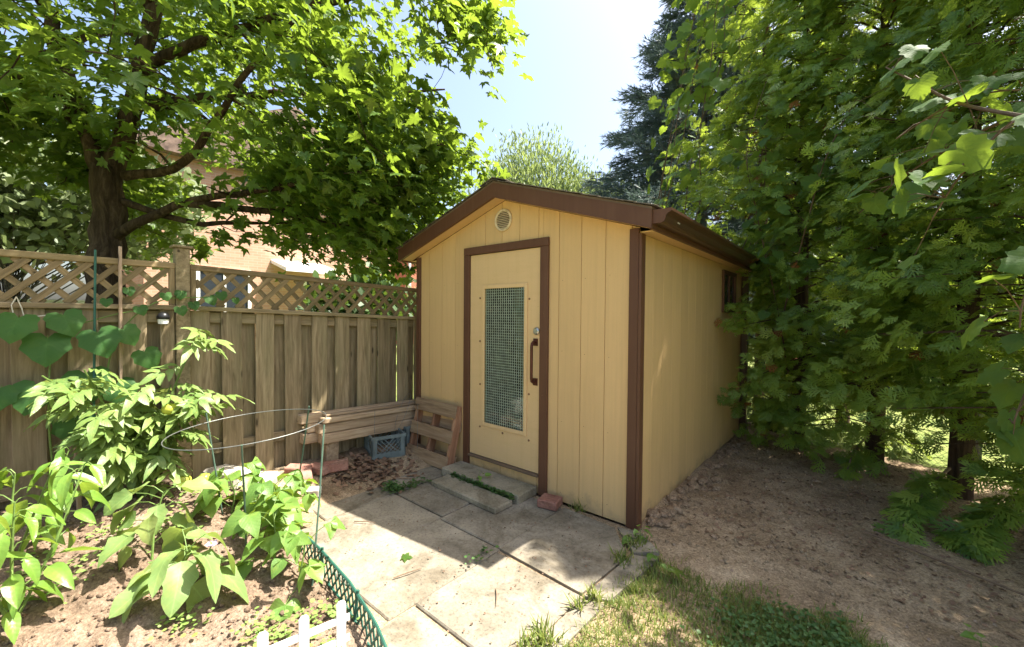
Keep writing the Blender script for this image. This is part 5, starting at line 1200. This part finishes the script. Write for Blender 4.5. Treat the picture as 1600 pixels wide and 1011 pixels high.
# ------------------------------------------------------------------ lawn, weeds, litter
BLADE = ([(-.05, 0, 0), (.05, 0, 0), (.04, .5, .06), (-.04, .5, .06), (0, 1, .25)], [(0, 1, 2, 3), (3, 2, 4)], [(0, 0)]*5)
CLOV = ([(0, 0, 0), (.35, .25, .05), (.45, .6, .08), (.2, .9, .05), (0, .78, .02), (-.2, .9, .05), (-.45, .6, .08), (-.35, .25, .05)], [(0, 1, 2, 3, 4), (0, 4, 5, 6, 7)], [(0, 0)]*8)
def grass_pts(n, x0, x1, y0, y1, f):
    x = RNG.uniform(x0, x1, n); y = RNG.uniform(y0, y1, n); k = f(x, y) > RNG.random(n); return x[k], y[k]
def grass(name, x, y, hmin, hmax, label, cat='grass', mat=M_GRASS, tmpl=BLADE, flat=.45, zmin=None):
    n = len(x); z = H(x, y) - .004
    if zmin is not None: z = np.maximum(z, zmin)
    a = RNG.random(n)*6.28; t = RNG.normal(size=n)*flat
    d = np.stack([np.cos(a)*np.abs(t), np.sin(a)*np.abs(t), np.ones(n)], -1); nr = np.stack([np.cos(a), np.sin(a), np.zeros(n)], -1)
    if tmpl is CLOV: d = np.stack([np.cos(a), np.sin(a), np.full(n, .15)], -1); nr = np.stack([RNG.normal(size=n)*.25, RNG.normal(size=n)*.25, np.ones(n)], -1); z = z + RNG.uniform(.01, .05, n)
    o = obj(name, inst_mesh(name, [tmpl], np.stack([x, y, z], -1), frames(d, nr, RNG.uniform(hmin, hmax, n)), mat)); return tag(o, label, cat, kind='stuff')
def lawn_den(x, y):
    nz = vnoise(x, y, 5, 2)*.28 + vnoise(x, y, 14, 2)*.12
    e = sstep(.0, -.25, y + .1 - nz*.8)*sstep(.14, .24, x); return e*(.3 + .7*sstep(-.25, .15, vnoise(x, y, 3.3, 8)))
x, y = grass_pts(90000, .12, 1.9, -1.6, .15, lawn_den); grass('grass', x, y, .02, .062, 'short patchy grass of the lawn in the foreground', flat=.7)
def clo(x, y): return lawn_den(x, y)*sstep(.02, .22, vnoise(x, y, 2.6, 31))*sstep(.35, .8, x)
x, y = grass_pts(14000, .3, 2.2, -1.3, .15, clo); grass('clover', x, y, .011, .027, 'low round leaved clover patches in the shaded lawn', mat=M_CLOV, tmpl=CLOV)
def tuft_pts(spots):
    xs = []; ys = []
    for cx, cy, r, n in spots: xs.append(cx + RNG.normal(size=n)*r); ys.append(cy + RNG.normal(size=n)*r)
    return np.concatenate(xs), np.concatenate(ys)
x, y = tuft_pts([(.10, -.42, .03, 70), (.09, -.22, .03, 60), (.13, -.85, .02, 40), (.09, -1.22, .03, 90), (.08, -1.32, .04, 80), (.10, -.95, .015, 30), (-.46, -.02, .03, 40)]); grass('weed_tuft', x, y, .05, .12, 'grass tufts growing in the slab joints beside the lawn', 'weed', flat=.5)
jx = np.concatenate([RNG.uniform(-1.6, -.87, 650), RNG.normal(-1.75, .03, 150), RNG.uniform(-1.9, -1.72, 250), RNG.uniform(-.6, -.52, 24)]); jy = np.concatenate([-.291 + RNG.normal(size=650)*.014, RNG.uniform(-.78, -.45, 150), -.76 + RNG.normal(size=250)*.03, RNG.uniform(-1.1, -.85, 24)])
z_ = grass('moss_strip', jx, jy, .012, .03, 'green moss and small weeds in the joints by the step slabs', 'moss', M_CLOV, CLOV, zmin=np.where((jx > -1.65) & (jx < -.86) & (jy > -.34) & (jy < -.25), .022, -.003))
x, y = tuft_pts([(-1.95, -2.2, .10, 130), (-2.05, -2.45, .07, 70), (-1.75, -2.6, .06, 60), (-2.2, -1.72, .10, 150), (-1.15, -2.3, .05, 60), (-.85, -2.05, .07, 110), (-.75, -1.85, .06, 90), (-.55, -1.95, .05, 60), (-1.9, -2.75, .05, 60), (-2.3, -2.0, .08, 60)])
grass('seedling_weeds', x, y, .012, .03, 'tiny yellowish green seedlings scattered over the garden soil', 'weed', M_TOML, CLOV)
for i, (x0, y0, n, lab) in enumerate(((.07, -.16, 11, 'leafy green weed at the front corner of the shed'), (.28, -.30, 9, 'broad leaved weed at the lawn edge near the shed corner'), (1.62, .02, 6, 'small weed on the dirt near the lawn edge'), (-1.3, -.29, 6, 'small weed growing out of the moss between the steps'))):
    herb('weed', lab, 'weed', gb(x0, y0) if i != 3 else (x0, y0, .045), .07, n, (.035, .07), BG, 250+i, .03, (0, 0), (-.2, .5), 0, .0025, .1)
def litter(name, n, f, sz, mat, label, tmpl=QUAD):
    x, y = f(n); a = RNG.random(n)*6.28; d = np.stack([np.cos(a), np.sin(a), RNG.normal(size=n)*.25], -1); nr = np.stack([RNG.normal(size=n)*.5, RNG.normal(size=n)*.5, np.ones(n)], -1)
    o = obj(name, inst_mesh(name, [tmpl], np.stack([x, y, np.maximum(H(x, y), np.where((x > -2.32) & (x < .06) & (y > -1.5) & (y < -.1), .001, -9)) + .006], -1), frames(d, nr, RNG.uniform(*sz, n)), mat)); return tag(o, label, 'litter', kind='stuff')
CURL = ([(-.3, 0, .1), (0, 0, 0), (.3, 0, .12), (-.4, .5, .22), (0, .5, .04), (.4, .5, .2), (0, 1, .15)], [(0, 1, 4, 3), (1, 2, 5, 4), (3, 4, 6), (4, 5, 6)], [(0, 0)]*7)
litter('leaf_litter', 430, lambda n: (np.clip(RNG.normal(-2.25, .17, n), -2.68, -1.7), RNG.normal(-.72, .2, n)), (.025, .06), M_PAPER, 'dry brown leaves and chips heaped by the milk crate', CURL)
litter('pale_chips', 700, lambda n: (RNG.uniform(.08, 2.4, n), RNG.uniform(-.1, 2.9, n)), (.006, .022), M_STAKE, 'pale wood chips and dry leaf flecks on the packed dirt', CURL)
litter('needle_litter', 3500, lambda n: (RNG.uniform(.1, 2.6, n), 3.2 - 2.6*RNG.random(n)**1.6), (.02, .05), M_TWIG, 'fallen brown needles and fine twigs under the cedars', ([(-.04, 0, 0), (.04, 0, 0), (0, 1, .05)], [(0, 1, 2)], [(0, 0)]*3))
litter('patio_grit', 420, lambda n: (RNG.uniform(-2.2, .05, n), RNG.uniform(-1.5, -.15, n)), (.004, .014), M_PAPER, 'fine grit and leaf crumbs scattered on the slabs', CURL)
litter('dry_debris', 1800, lambda n: (RNG.uniform(.1, 2.4, n), RNG.uniform(.2, 3.0, n)), (.008, .03), M_PAPER, 'scattered dry bits and twigs over the packed dirt', CURL)
litter('bed_debris', 420, lambda n: (RNG.uniform(-2.6, -.6, n), RNG.uniform(-3.0, -1.6, n)), (.006, .022), M_PAPER, 'dry crumbs scattered on the garden soil', CURL)
def clods(name, n, f, sz, label, mat):
    x, y = f(n); ico = bmesh.new(); bmesh.ops.create_icosphere(ico, subdivisions=1, radius=.5); ico.verts.ensure_lookup_table()
    rr = random.Random(3); T = [[(v.co.x*rr.uniform(.7, 1.25), v.co.y*rr.uniform(.7, 1.25), v.co.z*rr.uniform(.55, .95)) for v in ico.verts] for _ in range(4)]; F = [tuple(v.index for v in q.verts) for q in ico.faces]; ico.free()
    s = sz[0] + (sz[1]-sz[0])*RNG.random(n)**3.5; me = inst_mesh(name, [(t, F, [(0, 0)]*len(t)) for t in T], np.stack([x, y, H(x, y) + s*.15], -1), frames(RNG.normal(size=(n, 3))*[1, 1, .3], RNG.normal(size=(n, 3))*.4 + [0, 0, 1], s), mat)
    return tag(obj(name, me), label, 'soil', kind='stuff')
clods('soil_crumbs', 3200, lambda n: (RNG.uniform(-2.65, -.55, n), np.minimum(RNG.uniform(-3.1, -1.5, n), -1.72)), (.004, .034), 'loose crumbs and small lumps on the garden soil', M_BED)
clods('dirt_crumbs', 2600, lambda n: (RNG.uniform(.05, 2.5, n)*RNG.random(n)**.35, RNG.uniform(-.05, 3.0, n)), (.004, .032), 'fine grit and crumbs on the packed dirt', M_DIRT)
# big lumps of soil heaped along the shed wall
rr = random.Random(9); SM = []
for q in range(5):
    o = rough_stone('soil_clod', (.05, .042, .034), 300+q, M_CLOD, Matrix.Translation((0, 0, -5)), None, 2, .75); SM.append(o.data); bpy.data.objects.remove(o)
cp = bpy.data.objects['dirt_ground']
for k in range(130):
    t = rr.random(); y_ = .12 + 2.95*t**1.2; x_ = .035 + abs(rr.gauss(0, .07)) + .05*(1-t)*rr.random(); s = rr.uniform(.2, 1.0)*(1.15 - .3*t)
    obj('soil_clod', SM[k % 5], None, cp, Matrix.Translation((x_, y_, h1(x_, y_) + .012*s)) @ Matrix.Rotation(rr.random()*6.28, 4, 'Z') @ Matrix.Rotation(rr.uniform(-.5, .5), 4, 'X') @ Matrix.Scale(s, 4))
for i, (x_, y_, s) in enumerate(((.886, 1.92, .035), (.99, 1.28, .03), (.81, 1.05, .035), (.49, .99, .025), (.55, 1.66, .04), (.65, 1.71, .03), (1.04, 1.41, .02), (1.35, .59, .025), (1.33, .41, .022), (.45, .25, .03), (.75, .35, .02), (1.55, .9, .02), (1.25, 1.75, .03), (.38, .62, .022))):
    o = rough_stone('pebble', (s*1.2, s, s*.55), 400+i, M_CLOD, Matrix.Translation((x_, y_, h1(x_, y_) + s*.1)) @ Matrix.Rotation(i*1.3, 4, 'Z'), cp)
for i, (a, b, r, lab) in enumerate((((-.795, -1.43), (-.747, -1.272), .004, 'thin dry twig on the sunlit slab nearest the edging'), ((-.30, -1.12), (-.21, -1.22), .003, 'short dark twig on the sunlit slab near the lawn'), ((-1.55, -1.25), (-1.42, -1.16), .004, 'dark twig on the slab at the edge of the shed shadow'), ((-2.0, -.62), (-1.86, -.50), .008, 'pale bare stick lying by the dry leaf heap'))):
    o = obj('twig', MB().tube([(a[0], a[1], .008), ((a[0]+b[0])/2+.006, (a[1]+b[1])/2, .014), (b[0], b[1], .009)], [r, r*.9, r*.5], 5).mesh(), M_TWIG if i != 3 else M_STAKE); tag(o, lab, 'twig')
o = obj('dead_branch', MB().tube([(1.2, .95, .02), (1.45, .85, .03), (1.75, .72, .02), (2.0, .6, .02)], [.006, .009, .008, .004], 6).tube([(1.75, .72, .02), (1.85, .78, .03)], [.005, .002], 5).mesh(), M_TWIG); tag(o, 'long thin dead branch lying on the dirt', 'branch')
o = obj('fallen_leaf', ML[0], None, None, mat4(frames([(.6, .5, 0)], [(.1, 0, 1)], [.075])[0], (-.93, -1.28, .008))); tag(o, 'single green leaf fallen on the sunlit slab', 'leaf')
o = obj('fallen_leaf', ML[1], None, None, mat4(frames([(.2, .8, 0)], [(.1, 0, 1)], [.10])[0], (.40, -.42, .05))); tag(o, 'pale curled leaf lying on the lawn', 'leaf')
